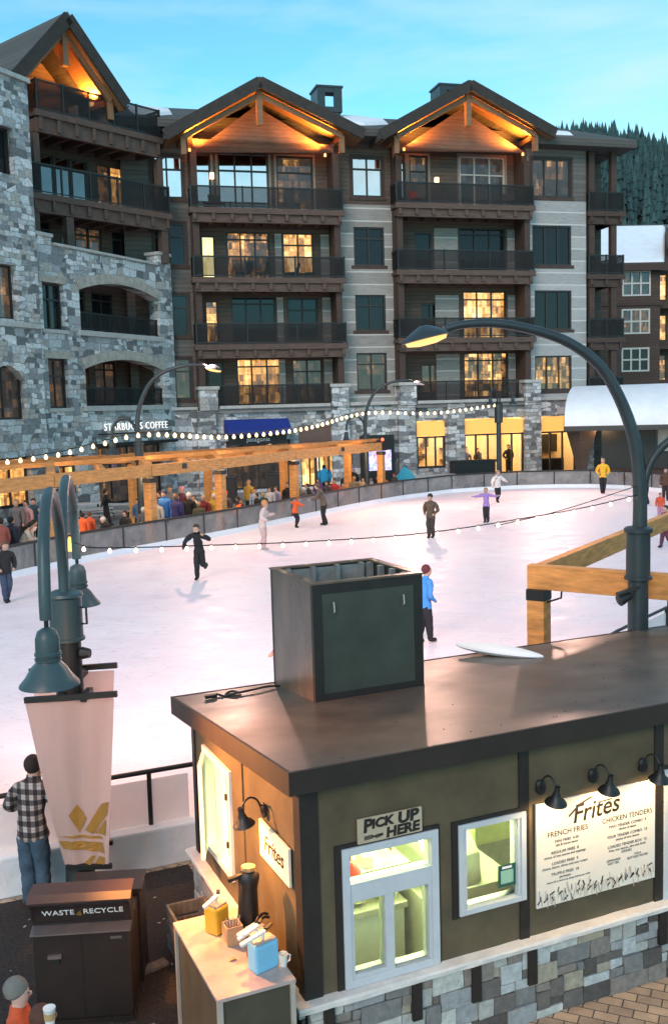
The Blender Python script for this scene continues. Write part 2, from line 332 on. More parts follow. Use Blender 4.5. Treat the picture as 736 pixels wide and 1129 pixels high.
# ------------------------------------------------------------------ mesh builder
class MB:
    def __init__(s, xf=None): s.v = []; s.f = []; s.m = []; s.xf = xf
    def add(s, vs, fs, m=0):
        o = len(s.v)
        for p in vs:
            p = tuple(p); s.v.append(s.xf(p) if s.xf else p)
        for f in fs: s.f.append([i+o for i in f]); s.m.append(m)
        return s
    def box(s, x0, x1, y0, y1, z0, z1, m=0):
        return s.add([(x0, y0, z0), (x1, y0, z0), (x1, y1, z0), (x0, y1, z0), (x0, y0, z1), (x1, y0, z1), (x1, y1, z1), (x0, y1, z1)],
                     [(0, 3, 2, 1), (4, 5, 6, 7), (0, 1, 5, 4), (1, 2, 6, 5), (2, 3, 7, 6), (3, 0, 4, 7)], m)
    def bar(s, p, q, w, h, m=0, up=(0, 0, 1)):
        p, q = Vector(p), Vector(q); d = (q-p).normalized(); up = Vector(up)
        if abs(d.dot(up)) > .98: up = Vector((0, 1, 0))
        a = d.cross(up).normalized()*(w/2); b = a.cross(d).normalized()*(h/2)
        return s.add([p-a-b, p+a-b, p+a+b, p-a+b, q-a-b, q+a-b, q+a+b, q-a+b],
                     [(0, 1, 2, 3), (7, 6, 5, 4), (0, 4, 5, 1), (1, 5, 6, 2), (2, 6, 7, 3), (3, 7, 4, 0)], m)
    def tube(s, pts, r, n=8, m=0):
        P = [Vector(p) for p in pts]; R = r if isinstance(r, (list, tuple)) else [r]*len(P)
        vs = []; prev = None
        for i, p in enumerate(P):
            d = (P[min(i+1, len(P)-1)]-P[max(i-1, 0)]).normalized()
            if prev is None:
                a = d.cross(Vector((0, 0, 1)))
                if a.length < .05: a = d.cross(Vector((0, 1, 0)))
            else: a = prev - d*prev.dot(d)
            a.normalize(); b = d.cross(a); prev = a
            for k in range(n):
                t = 2*PI*k/n; vs.append(p+a*(R[i]*math.cos(t))+b*(R[i]*math.sin(t)))
        fs = [(i*n+k, i*n+(k+1) % n, (i+1)*n+(k+1) % n, (i+1)*n+k) for i in range(len(P)-1) for k in range(n)]
        fs += [tuple(range(n))[::-1], tuple((len(P)-1)*n+k for k in range(n))]
        return s.add(vs, fs, m)
    def lathe(s, prof, n=20, c=(0, 0, 0), m=0, axis=None):
        """prof: (radius, height) pairs about the z axis, or about axis through c"""
        c = Vector(c); Q = Vector((0, 0, 1)).rotation_difference(Vector(axis)).to_matrix() if axis else Matrix.Identity(3)
        vs = [c+Q @ Vector((r*math.cos(2*PI*k/n), r*math.sin(2*PI*k/n), z)) for r, z in prof for k in range(n)]
        fs = [(i*n+k, i*n+(k+1) % n, (i+1)*n+(k+1) % n, (i+1)*n+k) for i in range(len(prof)-1) for k in range(n)]
        fs += [tuple(range(n))[::-1], tuple((len(prof)-1)*n+k for k in range(n))]
        return s.add(vs, fs, m)
    def cyl(s, r, z0, z1, n=16, c=(0, 0, 0), m=0): return s.lathe([(r, z0), (r, z1)], n, c, m)
    def ball(s, c, r, n=8, k=5, sc=(1, 1, 1), m=0):
        c = Vector(c); vs = [c+Vector((0, 0, -r*sc[2]))]
        for i in range(1, k):
            a = -PI/2+PI*i/k
            vs += [c+Vector((r*sc[0]*math.cos(a)*math.cos(2*PI*j/n), r*sc[1]*math.cos(a)*math.sin(2*PI*j/n), r*sc[2]*math.sin(a))) for j in range(n)]
        vs.append(c+Vector((0, 0, r*sc[2])))
        fs = [(0, 1+(j+1) % n, 1+j) for j in range(n)]
        for i in range(k-2):
            fs += [(1+i*n+j, 1+i*n+(j+1) % n, 1+(i+1)*n+(j+1) % n, 1+(i+1)*n+j) for j in range(n)]
        e = len(vs)-1; b = 1+(k-2)*n
        fs += [(b+j, b+(j+1) % n, e) for j in range(n)]
        return s.add(vs, fs, m)
    def prism(s, poly, y0, y1, m=0):
        """polygon in (x, z), thickness from y0 to y1"""
        n = len(poly); vs = [(x, y0, z) for x, z in poly]+[(x, y1, z) for x, z in poly]
        fs = [tuple(range(n)), tuple(range(n, 2*n))[::-1]]+[(i, n+i, n+(i+1) % n, (i+1) % n) for i in range(n)]
        return s.add(vs, fs, m)
    def slab(s, poly, z0, z1, m=0):
        n = len(poly); vs = [(x, y, z0) for x, y in poly]+[(x, y, z1) for x, y in poly]
        fs = [tuple(range(n))[::-1], tuple(range(n, 2*n))]+[(i, (i+1) % n, n+(i+1) % n, n+i) for i in range(n)]
        return s.add(vs, fs, m)
    def wall(s, s0, s1, z0, z1, y0, th, ops=(), m=0):
        """wall sheet with reveals round its openings (a, b, zlo, zhi[, arch rise]); z1 may be a function of s"""
        top = z1 if callable(z1) else (lambda x: z1)
        xs = {s0, s1}
        O = []
        for o in ops:
            a, b, lo, hi = o[:4]; rise = o[4] if len(o) > 4 else 0
            fn = (lambda x, a=a, b=b, hi=hi, rise=rise: hi+rise*(1-((2*x-a-b)/(b-a))**2)) if rise else (lambda x, hi=hi: hi)
            O.append((a, b, lo, fn)); xs |= {a, b}
            if rise: xs |= {a+(b-a)*k/12 for k in range(1, 12)}
        xs = sorted(x for x in xs if s0 <= x <= s1)
        for xa, xb in zip(xs, xs[1:]):
            if xb-xa < 1e-6: continue
            mid = (xa+xb)/2
            inn = sorted([o for o in O if o[0] < mid < o[1]], key=lambda o: o[2])
            lo = (z0, z0)
            for o in inn:
                s._col(xa, xb, lo, (o[2], o[2]), y0, th, m)
                h = (o[3](xa), o[3](xb))
                s.add([(xa, y0, o[2]), (xb, y0, o[2]), (xb, y0+th, o[2]), (xa, y0+th, o[2])], [(0, 1, 2, 3)], m)
                s.add([(xa, y0, h[0]), (xb, y0, h[1]), (xb, y0+th, h[1]), (xa, y0+th, h[0])], [(0, 3, 2, 1)], m)
                lo = h
            s._col(xa, xb, lo, (top(xa), top(xb)), y0, th, m)
        for a, b, lo, fn in O:
            for x in (a, b): s.add([(x, y0, lo), (x, y0+th, lo), (x, y0+th, fn(x)), (x, y0, fn(x))], [(0, 1, 2, 3)], m)
        for x in (s0, s1): s.add([(x, y0, z0), (x, y0+th, z0), (x, y0+th, top(x)), (x, y0, top(x))], [(0, 1, 2, 3)], m)
        return s
    def _col(s, xa, xb, lo, hi, y0, th, m):
        if hi[0]-lo[0] < 1e-5 and hi[1]-lo[1] < 1e-5: return
        for y in (y0, y0+th): s.add([(xa, y, lo[0]), (xb, y, lo[1]), (xb, y, hi[1]), (xa, y, hi[0])], [(0, 1, 2, 3)], m)
        s.add([(xa, y0, hi[0]), (xb, y0, hi[1]), (xb, y0+th, hi[1]), (xa, y0+th, hi[0])], [(0, 1, 2, 3)], m)
    def build(s, name, mats, parent=None, loc=None, smooth=False, bevel=0, merge=False):
        me = bpy.data.meshes.new(name)
        bm = bmesh.new(); bv = [bm.verts.new(p) for p in s.v]
        for f, k in zip(s.f, s.m):
            try: q = bm.faces.new([bv[i] for i in f]); q.material_index = k
            except ValueError: pass
        if merge: bmesh.ops.remove_doubles(bm, verts=bm.verts, dist=1e-5)
        bmesh.ops.recalc_face_normals(bm, faces=bm.faces)
        if bevel:
            ed = [e for e in bm.edges if len(e.link_faces) == 2 and e.calc_face_angle(0) > .7]
            bmesh.ops.bevel(bm, geom=ed, offset=bevel, segments=2, affect='EDGES', profile=.6)
        if smooth:
            for f in bm.faces: f.smooth = True
            for e in bm.edges:
                if len(e.link_faces) == 2 and e.calc_face_angle(0) > .8: e.smooth = False
        bm.to_mesh(me); bm.free()
        for q in (mats if isinstance(mats, (list, tuple)) else [mats]): me.materials.append(q)
        o = bpy.data.objects.new(name, me); COL.objects.link(o)
        if parent is not None: o.parent = parent
        if loc is not None: o.location = loc
        return o

def tag(o, label, cat, group=None):
    o['label'] = label; o['category'] = cat
    if group: o['group'] = group
    return o
def thing(name, label, cat, loc=(0, 0, 0), rz=0., group=None):
    o = bpy.data.objects.new(name, None); COL.objects.link(o); o.location = loc; o.rotation_euler = (0, 0, rz)
    o.empty_display_size = .1
    return tag(o, label, cat, group)
def struct(o, kind='structure'): o['kind'] = kind; return o
def copy_tree(o, loc, rz, label, group=None, scale=None):
    r = o.copy(); COL.objects.link(r); r.location = loc; r.rotation_euler = (0, 0, rz); r['label'] = label
    if group: r['group'] = group
    if scale: r.scale = (scale,)*3
    for ch in list(o.children):
        c = ch.copy(); COL.objects.link(c); c.parent = r
        for g in ch.children:
            d = g.copy(); COL.objects.link(d); d.parent = c
    return r
def text(body, size, mat_, parent, name, M4, extrude=.002, align='CENTER', shear=0., sx=1., space=1., bold=0.):
    cu = bpy.data.curves.new('lettering', 'FONT'); cu.body = body; cu.size = size; cu.extrude = extrude
    cu.align_x = align; cu.align_y = 'CENTER'; cu.shear = shear; cu.space_character = space; cu.resolution_u = 3; cu.offset = bold
    t = bpy.data.objects.new('lettering', cu); COL.objects.link(t)
    bpy.context.view_layer.update()
    me = bpy.data.meshes.new_from_object(t.evaluated_get(bpy.context.evaluated_depsgraph_get()))
    bpy.data.objects.remove(t); bpy.data.curves.remove(cu)
    me.transform(M4 @ Matrix.Diagonal((sx, 1, 1, 1))); me.materials.clear(); me.materials.append(mat_); me.name = name
    o = bpy.data.objects.new(name, me); COL.objects.link(o)
    if parent is not None: o.parent = parent
    return o
def face_front(x, y, z, tilt=0.):      # lettering on a wall that faces -Y
    return Matrix.Translation((x, y, z)) @ Matrix.Rotation(PI/2, 4, 'X') @ Matrix.Rotation(tilt, 4, 'Z')
def face_side(x, y, z, tilt=0.):       # lettering on a wall that faces -X
    return Matrix.Translation((x, y, z)) @ Matrix.Rotation(-PI/2, 4, 'Z') @ Matrix.Rotation(PI/2, 4, 'X') @ Matrix.Rotation(tilt, 4, 'Z')
def lamp(name, kind, loc, energy, col, parent=None, **k):
    L = bpy.data.lights.new(name, kind); L.energy = energy; L.color = col
    for a, b in k.items():
        if a != 'rot': setattr(L, a, b)
    o = bpy.data.objects.new(name, L); COL.objects.link(o); o.location = loc
    if 'rot' in k: o.rotation_euler = k['rot']
    if parent is not None: o.parent = parent
    return o
# ------------------------------------------------------------------ ground, rink, hills
GZ = -.2
g = MB(); g.add([(-1500, -200, GZ), (1500, -200, GZ), (1500, 2500, GZ), (-1500, 2500, GZ)], [(0, 1, 2, 3)])
struct(g.build('ground', M['concrete']))
BOARD = [(-13.2, 27.6), (-11, 32.33), (-8.75, 36.9), (-6.84, 39.6), (-4.64, 42.9), (-1.69, 48.2), (1.2, 53.4), (3.8, 57.2), (7.2, 60.7), (10.9, 62.3), (15.4, 62.1), (18.0, 59.6), (19.6, 55.)]
NEARF = [(-8.4, 9.2), (-4.05, 11.1), (-1.87, 12.02), (1.2, 13.5), (3.6, 16.0), (5.3, 18.6), (6.9, 20.6), (9.5, 24.5)]
rink = [(-14.5, 22), (-13.8, 15), (-11, 10.5)]+NEARF+[(14, 31), (18, 40), (19.8, 48)]+BOARD[::-1]
struct(MB().slab(rink, GZ-.3, 0.).build('ice_rink', M['ice']))
pv = MB(); pv.add([(-9, 3.5, GZ+.004), (14, 3.5, GZ+.004), (14, 14.5, GZ+.004), (2.2, 13.6, GZ+.004), (-9, 8.7, GZ+.004)], [(0, 1, 2, 3, 4)])
struct(pv.build('pavement', M['paver']))
mu = MB(); mu.add([(-8.4, 4.9, GZ+.008), (-1.62, 8.42, GZ+.008), (-1.25, 8.8, GZ+.008), (-1.0, 9.6, GZ+.008), (-1.9, 11.7, GZ+.008), (-8.3, 8.95, GZ+.008)], [(0, 1, 2, 3, 4, 5)])
struct(mu.build('path', M['mulch']))

def hill_z(x, y):
    t = max(0., min(1., (y-190)/300)); t = t*t*(3-2*t)
    return GZ+t*(117+9*math.sin(x*.021+1.)+5*math.sin(x*.063))*max(.25, min(1., .55+(x-20)/190))
hm = MB(); nx, ny = 40, 16
vs = [(-500+1200*i/nx, 180+620*j/ny, hill_z(-500+1200*i/nx, 180+620*j/ny)-.05*(j == 0)) for j in range(ny+1) for i in range(nx+1)]
hm.add(vs, [(j*(nx+1)+i, j*(nx+1)+i+1, (j+1)*(nx+1)+i+1, (j+1)*(nx+1)+i) for j in range(ny) for i in range(nx)])
M['hill'] = mat('forest_floor', (.030, .045, .038), .95, var=.4, vs=.05)
struct(hm.build('hills', M['hill'], smooth=True))
# conifers on the far hillside
M['conifer'] = island('conifer', [(.030, .072, .075), (.035, .080, .082), (.040, .088, .088), (.027, .064, .068), (.046, .094, .092)], .95, .2)  # teal tones kept close together: distance haze painted into the tree colour
fo = MB(); R = random.Random(3)
for i in range(3000):
    y = 205+R.random()**.8*290; x = R.uniform(.20, .44)*y
    h = R.uniform(7, 15)*(1.15 if y > 430 else 1); w = h*R.uniform(.15, .24); z = hill_z(x, y)-1.
    n = 7; o = R.uniform(0, 6)
    vs = []; fs = []
    for k in range(4):
        zb = z+h*(.05+.23*k); zt = min(z+h, zb+h*.40); rr = w*(1-.22*k)
        b = len(vs)
        vs += [(x+rr*(1 if q % 2 else .72)*R.uniform(.8, 1.15)*math.cos(o+k+2*PI*q/n), y+rr*R.uniform(.8, 1.15)*math.sin(o+k+2*PI*q/n), zb+R.uniform(-.3, .3)) for q in range(n)]+[(x, y, zt)]
        fs += [(b+q, b+(q+1) % n, b+n) for q in range(n)]
        if k: fs.append((b, b-1, b+2))
    fo.add(vs, fs)
f = fo.build('conifer_forest', M['conifer']); f['kind'] = 'stuff'; f['label'] = 'dark conifer forest covering the hillside beyond the roofs'

# ------------------------------------------------------------------ rink barriers
def resample(P, step):
    P = [Vector((*p, 0)) for p in P]; out = [P[0].copy()]; d = 0
    for a, b in zip(P, P[1:]):
        L = (b-a).length; t = step-d
        while t <= L: out.append(a.lerp(b, t/L)); t += step
        d = (d+L) % step
    return out
bar = thing('rink_barrier', 'scuffed grey rink barrier with black top rail curving along the far ice edge', 'barrier', (3.8, 57.2, 0))
off = Vector((3.8, 57.2, 0))
pts = [p-off for p in resample(BOARD, 2.3)]
kick = MB(); railm = MB()
for a, b in zip(pts, pts[1:]):
    d = (b-a).normalized(); nrm = Vector((-d.y, d.x, 0))
    MB().add([a+d*.03+Vector((0, 0, .22)), b-d*.03+Vector((0, 0, .22)), b-d*.03+Vector((0, 0, 1.02)), a+d*.03+Vector((0, 0, 1.02)),
              a+d*.03+nrm*.03+Vector((0, 0, .22)), b-d*.03+nrm*.03+Vector((0, 0, .22)), b-d*.03+nrm*.03+Vector((0, 0, 1.02)), a+d*.03+nrm*.03+Vector((0, 0, 1.02))],
             [(0, 1, 2, 3), (7, 6, 5, 4), (0, 4, 5, 1), (1, 5, 6, 2), (2, 6, 7, 3), (3, 7, 4, 0)]).build('panel', M['board_panel'], bar)
    kick.bar(a+Vector((0, 0, .08)), b+Vector((0, 0, .08)), .12, .27)
    railm.bar(a+Vector((0, 0, 1.06)), b+Vector((0, 0, 1.06)), .10, .09)
    railm.bar(a+Vector((0, 0, -.2)), a+Vector((0, 0, 1.06)), .07, .07)
kick.build('kickboard', M['snow'], bar); railm.build('rail', M['rail'], bar)
nf = thing('rink_railing', 'black tubular railing with clear panels on a white curb at the near ice edge', 'railing', (-1.87, 12.02, 0))
off = Vector((-1.87, 12.02, 0)); pts = [Vector((*p, 0))-off for p in NEARF]
MB().tube([p+Vector((0, 0, .95)) for p in pts], .032, 8).build('rail', M['rail'], nf, smooth=True)
cb = MB()
for a, b in zip(pts, pts[1:]):
    d = (b-a).normalized(); cb.bar(a-d*.05+Vector((0, 0, .03)), b+Vector((0, 0, .03)), .34, .5)
cb.build('curb', M['snow'], nf, bevel=.03)
for p, q in ((pts[0].lerp(pts[1], .62), 0), (pts[0].lerp(pts[1], .05), 0), (pts[1].lerp(pts[2], .78), 0), (pts[2].lerp(pts[3], .6), 0), (pts[4], 0), (pts[5], 0), (pts[6], 0)):
    MB().bar(p+Vector((0, 0, .26)), p+Vector((0, 0, .94)), .05, .05).build('post', M['rail'], nf)
for a, b in zip(pts, pts[1:]):
    d = (b-a).normalized()
    MB().bar(a+d*.04+Vector((0, 0, .57)), b-d*.04+Vector((0, 0, .57)), .02, .56).build('panel', M['board_white'], nf)

# ------------------------------------------------------------------ centre lodge
def win(parent, s0, s1, z0, z1, y, pane, frame='frame_dark', cols=2, trans=.0, fw=.11, depth=.14, trim=None):
    """one window: frame with mullions, pane behind it"""
    m = MB()
    m.box(s0, s0+fw, y, y+depth, z0, z1); m.box(s1-fw, s1, y, y+depth, z0, z1)
    m.box(s0+fw, s1-fw, y, y+depth, z1-fw, z1); m.box(s0+fw, s1-fw, y, y+depth, z0, z0+fw)
    zt = z1-(z1-z0)*trans if trans else z1
    if trans: m.box(s0+fw, s1-fw, y+.01, y+depth-.01, zt-.05, zt+.05)
    for k in range(1, cols):
        x = s0+(s1-s0)*k/cols; m.box(x-.05, x+.05, y+.02, y+depth-.02, z0+fw, z1-fw)
    f = m.build('window', M[frame], parent)
    if trim:
        t = MB(); w = .16
        t.box(s0-w, s0, y-.07, y+.04, z0-w, z1+w); t.box(s1, s1+w, y-.07, y+.04, z0-w, z1+w)
        t.box(s0, s1, y-.07, y+.04, z1, z1+w); t.box(s0-w-.05, s1+w+.05, y-.12, y+.03, z0-w-.08, z0-.003)
        t.build('frame', M[trim], f)
    MB().box(s0+.03, s1-.03, y+depth-.03, y+depth-.005, z0+.03, z1-.03).build('pane', M[pane], f)
    return f
def balcony(parent, s0, s1, y0, y1, zd, th=.85, rail=1.45, ends=True, xf=None, mdeck='timber_deck', posts=3, joists=True):
    m = MB(xf)
    m.box(s0, s1, y0+.05, y1, zd-.22, zd)
    m.box(s0-.08, s1+.08, y0-.06, y0+.16, zd-.30, zd+.06)
    m.box(s0+.1, s1-.1, y0+.12, y0+.40, zd-th, zd-.3)
    n = int((s1-s0)/1.15)
    if joists:
        for k in range(n+1):
            x = s0+.25+(s1-s0-.5)*k/n
            m.box(x-.11, x+.11, y0-.02, y1, zd-th+.14, zd-.31)
    d = m.build('balcony', M[mdeck], parent)
    r = MB(xf)
    r.box(s0, s1, y0+.02, y0+.10, zd+rail-.09, zd+rail); r.box(s0, s1, y0+.03, y0+.08, zd+.12, zd+.2)
    for k in range(posts+1):
        x = s0+.05+(s1-s0-.1)*k/posts; r.box(x-.05, x+.05, y0+.01, y0+.11, zd+.06, zd+rail+.03)
    if ends:
        for x in (s0+.02, s1-.08): r.box(x, x+.06, y0+.1, y1-.1, zd+rail-.09, zd+rail)
    r.build('railing', M['black'], d)
    q = MB(xf); q.box(s0+.1, s1-.1, y0+.045, y0+.06, zd+.2, zd+rail-.09)
    if ends:
        for x in (s0+.04, s1-.06): q.box(x, x+.015, y0+.1, y1-.1, zd+.2, zd+rail-.09)
    q.build('mesh_infill', M['rail_mesh'], d)
    return d
def gable(parent, sa, za, s0, z0, s1, z1, y0, y1, th=.55, xf=None, snow=False, wall_y=None, name='roof'):
    """gable roof of two slopes with barge boards, king post and rafters under the overhang"""
    m = MB(xf)
    for (s, z) in ((s0, z0), (s1, z1)):
        m.add([(sa, y0, za), (s, y0, z), (s, y1, z), (sa, y1, za), (sa, y0, za-th*1.15), (s, y0, z-th), (s, y1, z-th), (sa, y1, za-th*1.15)],
              [(0, 1, 2, 3), (7, 6, 5, 4), (0, 4, 5, 1), (1, 5, 6, 2), (2, 6, 7, 3)])
    r = m.build(name, M['shingle'], parent)
    b = MB(xf)
    for (s, z) in ((s0, z0), (s1, z1)):
        b.bar((sa, y0-.06, za-.35), (s, y0-.06, z-.28), .12, .7)
    b.build('barge_board', M['barge'], r)
    t = MB(xf); yy = y0+.55
    for (s, z) in ((s0, z0), (s1, z1)):
        ex = sa+(s-sa)*.80; ez = za+(z-za)*.80
        t.bar((sa, yy, za-1.0), (ex, yy, ez-.92), .26, .34)
        t.bar((ex, yy+.1, ez-2.0), (ex, yy+.1, ez-.9), .34, .34, up=(0, 1, 0))
        t.bar((ex, yy+.1, ez-1.0), (ex, yy+2.2, ez-1.0), .36, .36)
    t.bar((sa, yy, za-2.9), (sa, yy, za-.7), .36, .4, up=(0, 1, 0))
    t.build('truss', M['soffit'], r)
    sf = MB(xf)
    for (s, z) in ((s0, z0), (s1, z1)):
        q = 1 if s > sa else -1
        sf.add([(sa+q*.02, y0+.05, za-th*1.15-.012), (s-q*.1, y0+.05, z-th-.012), (s-q*.1, y0+2.6, z-th-.012), (sa+q*.02, y0+2.6, za-th*1.15-.012)], [(0, 1, 2, 3)])
    sf.build('soffit', M['soffit'], r)
    return r

ROT = rad(15); LO = Vector((11.26, 72, 0))
def L2W(s, y, z): return LO+Vector((s*math.cos(ROT)-y*math.sin(ROT), s*math.sin(ROT)+y*math.cos(ROT), z))
lodge = thing('lodge_building', 'wide timber lodge with two lamplit gables above stacked balconies and stone base', 'building', LO, ROT)
# ground storey
base = MB()
stores = [(-5.45, -3.3, .9, 4.25), (-1.85, 2.82, .0, 4.3), (3.94, 7.95, .0, 4.3)]
left_ops = [(-19.0, -14.6, .0, 3.3), (-13.9, -11.2, .0, 3.2)]
base.wall(-24, 8.1, GZ, 5.45, 0, .6, stores+left_ops)
base.build('wall', M['stone'], lodge)
for s in (-20.3, -11.1, -6.3, -2.6, 3.35, 7.6): MB().box(s-.62, s+.62, -.42, -.003, GZ, 5.4).build('pier', M['stone'], lodge)
for s in (-20.1, -11.1, -6.2, 3.3):
    q_ = MB().box(s-.6, s+.6, -.52, .7, 5.4, 6.75).build('pier', M['stone'], lodge)
    MB().box(s-.72, s+.72, -.62, .82, 6.75, 6.98).build('coping', M['cap'], q_, bevel=.04)
for b_ in ((-19.4, -11.8, -.5, .7, 5.46, 5.68), (-5.5, 2.6, -.5, .7, 5.46, 5.68), (-24, -20.8, -.2, .9, 5.46, 5.66), (-10.4, -6.9, -.3, .9, 5.46, 5.7), (4., 8.2, -.2, .9, 5.46, 5.68)): MB().box(*b_).build('coping', M['cap'], lodge, bevel=.04)
for s in (-4.4, .5, 5.9): MB().box(s-.5, s+.5, -.12, -.004, 4.42, 4.95).build('keystone', M['cap'], lodge, bevel=.03)
# upper walls
up = MB(); wins = []
inset = [(-23.1, -21.05, 19.3, 22.0), (-23.1, -21.05, 15.0, 17.7), (-23.1, -21.05, 10.4, 13.1), (-23.1, -21.05, 6.2, 8.9)]
up.wall(-25, -20.7, 5.45, 23.9, .8, .4, inset); ip = ['pane_mirror', 'pane_dark', 'pane_dark', 'pane_dim']
up.build('wall', M['grey_siding'], lodge)
for (a, b, lo, hi), p in zip(inset, ip): win(lodge, a, b, lo, hi, .85, p, cols=2, trans=.32, trim='timber_dark')
def bay(s0, s1, decks, ops, mats, apex):
    m = MB()
    m.wall(s0+.35, s1-.35, 5.5, 23.2, 1.8, .4, [o[:4] for o in ops]); m.build('wall', M['dark_siding'], lodge)
    for o in ops: win(lodge, o[0], o[1], o[2], o[3], 1.86, o[4], cols=o[5], trans=o[6] if len(o) > 6 else .3, frame=o[7] if len(o) > 7 else 'frame_dark', trim='frame_tan' if o[2] > 17 else None)
    g = MB()
    g.prism([(s0+.3, 22.95), (s1-.3, 22.95), (s1-.3, apex[3]-.9), (apex[0], apex[1]-1.3), (s0+.3, apex[2]-.9)], .15, .6)
    g.build('gable_wall', M['gable_wood'], lodge)
    for x in (s0, s1-.35): MB().box(x, x+.35, .42, 2.2, 5.5, 23.2).build('wing_wall', M['timber_dark'], lodge)
    for x in (s0+.05, s1-.45):
        for a, b in zip(decks, decks[1:]+[23.2]): MB().box(x, x+.42, -.12, .41, a+.06, b-.86).build('post', M['timber_dark'], lodge)
    for k, zd in enumerate(decks):
        if k: balcony(lodge, s0-.1, s1+.1, -.55, 1.8, zd)
        else:
            r = MB(); r.box(s0+1.1, s1-1.1, -.40, -.34, 6.95, 7.03)
            for j in range(8):
                x = s0+1.15+(s1-s0-2.3)*j/7; r.box(x-.03, x+.03, -.41, -.33, 5.7, 7.0)
            r.build('railing', M['black'], lodge)
            MB().box(s0+1.1, s1-1.1, -.38, -.365, 5.75, 6.95).build('mesh_infill', M['rail_mesh'], lodge)
            MB().box(s0, s1, -.3, 1.8, 5.2, 5.5).build('terrace', M['concrete'], lodge)
LD = [5.5, 9.65, 14.0, 18.45]
bay(-20.7, -10.65, LD, [
    (-20.1, -19.05, 18.7, 22.5, 'pane_mirror', 1), (-18.55, -15.1, 18.7, 22.6, 'pane_mirror', 3), (-14.55, -12.0, 18.9, 22.5, 'pane_dim', 1),
    (-19.9, -18.95, 14.2, 17.1, 'pane_yellow', 1, 0), (-18.2, -15.2, 14.2, 17.4, 'pane_warm', 3, .16), (-14.3, -12.1, 14.6, 17.4, 'pane_glow', 2),
    (-19.8, -18.9, 9.9, 12.8, 'pane_warm', 1, 0), (-18.0, -14.9, 9.9, 13.1, 'pane_dark', 3, .16), (-14.1, -11.9, 10.2, 13.0, 'pane_dark', 2),
    (-19.8, -18.7, 5.7, 8.7, 'pane_dark', 1, 0), (-17.8, -14.6, 5.7, 8.9, 'pane_glow', 3, .18), (-13.9, -11.7, 5.9, 8.8, 'pane_dim', 2)],
    None, (-16.2, 26.5, 23.0, 23.3))
# warm head strip of light over the lower doors is the room's own transom: part of the windows above
mid = MB(); mo = [(-9.5, -7.3, 6.5, 9.1), (-9.5, -7.3, 10.65, 13.1), (-9.5, -7.3, 15.1, 17.7), (-9.5, -7.3, 19.75, 22.4)]
mid.wall(-10.65, -6.7, 5.45, 19.2, .8, .4, mo[:3]); mid.build('wall', M['pale_siding'], lodge)
m2 = MB(); m2.wall(-10.65, -6.7, 19.2, 23.9, .86, .34, mo[3:]); m2.build('wall', M['dark_siding'], lodge)
for (a, b, lo, hi), p in zip(mo, ['pane_dim', 'pane_dark', 'pane_dark', 'pane_mirror']): win(lodge, a, b, lo, hi, .9, p, cols=2, trans=.3, trim='timber_dark')
bay(-6.7, 3.35, [5.6, 9.95, 14.6, 19.1], [
    (-6.25, -5.3, 19.3, 23.0, 'pane_mirror', 1), (-5.0, -3.6, 19.3, 22.9, 'pane_dim', 1), (-1.2, 2.3, 19.3, 23.0, 'pane_dim', 3, .35, 'frame_pale'),
    (-4.7, -3.4, 14.8, 17.6, 'pane_dark', 1, 0), (-1.3, 2.3, 14.8, 18.0, 'pane_dark', 3, .15),
    (-4.3, -2.9, 10.4, 12.6, 'pane_dark', 2, 0), (-1.1, 2.3, 10.1, 13.5, 'pane_glow', 3, .18),
    (-4.4, -2.9, 6.2, 8.3, 'pane_dim', 2, 0), (-1.1, 2.4, 5.8, 9.1, 'pane_warm', 3, .18)],
    None, (-1.75, 27.0, 23.6, 23.9))
for z0, z1 in ((14.7, 17.9), (10.1, 13.2), (5.75, 9.0)):
    for a, b in ((-3.25, -1.45), (2.42, 2.98)): MB().box(a, b, 1.70, 1.797, z0, z1).build('cladding', M['pale_siding'], lodge)
for z0, z1 in ((14.2, 17.3), (9.9, 13.), (5.75, 8.8)):
    for a, b in ((-11.62, -11.02), (-14.85, -14.4)): MB().box(a, b, 1.70, 1.797, z0, z1).build('cladding', M['pale_siding'], lodge)
for s, z in ((-3.0, 21.2), (-19.0, 21.0)): MB().box(s-.13, s+.13, 1.55, 1.797, z-.2, z+.2).build('wall_lamp', M['bulb_far'], lodge)
eo = [(3.9, 6.85, 6.2, 8.7), (3.9, 6.85, 10.6, 13.4), (3.75, 6.85, 15.2, 18.0), (3.75, 6.85, 20.0, 22.7)]
E1 = MB(); E1.wall(3.35, 8.05, 5.45, 19.75, .4, .5, eo[:3]); E1.build('wall', M['white_siding'], lodge)
E2 = MB(); E2.wall(3.35, 8.05, 19.75, 24.0, .46, .44, eo[3:]); E2.build('wall', M['grey_siding'], lodge)
for (a, b, lo, hi), p in zip(eo, ['pane_warm', 'pane_dark', 'pane_dark', 'pane_dim']): win(lodge, a, b, lo, hi, .48, p, cols=3, trans=0, trim='timber_dark')
# corner balconies at the end of the lodge
en = MB(); en.wall(8.05, 11.0, GZ, 24.0, 3.4, .4, [(8.7, 10.3, z, z+2.6) for z in (6.4, 10.7, 15.2, 19.8)]); en.build('wall', M['dark_siding'], lodge)
for z in (6.4, 10.7, 15.2, 19.8): win(lodge, 8.7, 10.3, z, z+2.6, 3.45, 'pane_dim' if z in (6.4,) else 'pane_dark', cols=2)
MB().box(8.0, 8.06, .42, 3.4, 5.5, 24.0).build('wall', M['grey_siding'], lodge)
for s, y in ((10.3, .35), (8.5, .35)): MB().box(s-.22, s+.22, y, y+.42, GZ, 23.9).build('post', M['timber_dark'], lodge)
for zd in (5.6, 9.9, 14.5, 19.0): balcony(lodge, 8.1, 11.0, .1, 3.4, zd, posts=2, mdeck='timber_dark')
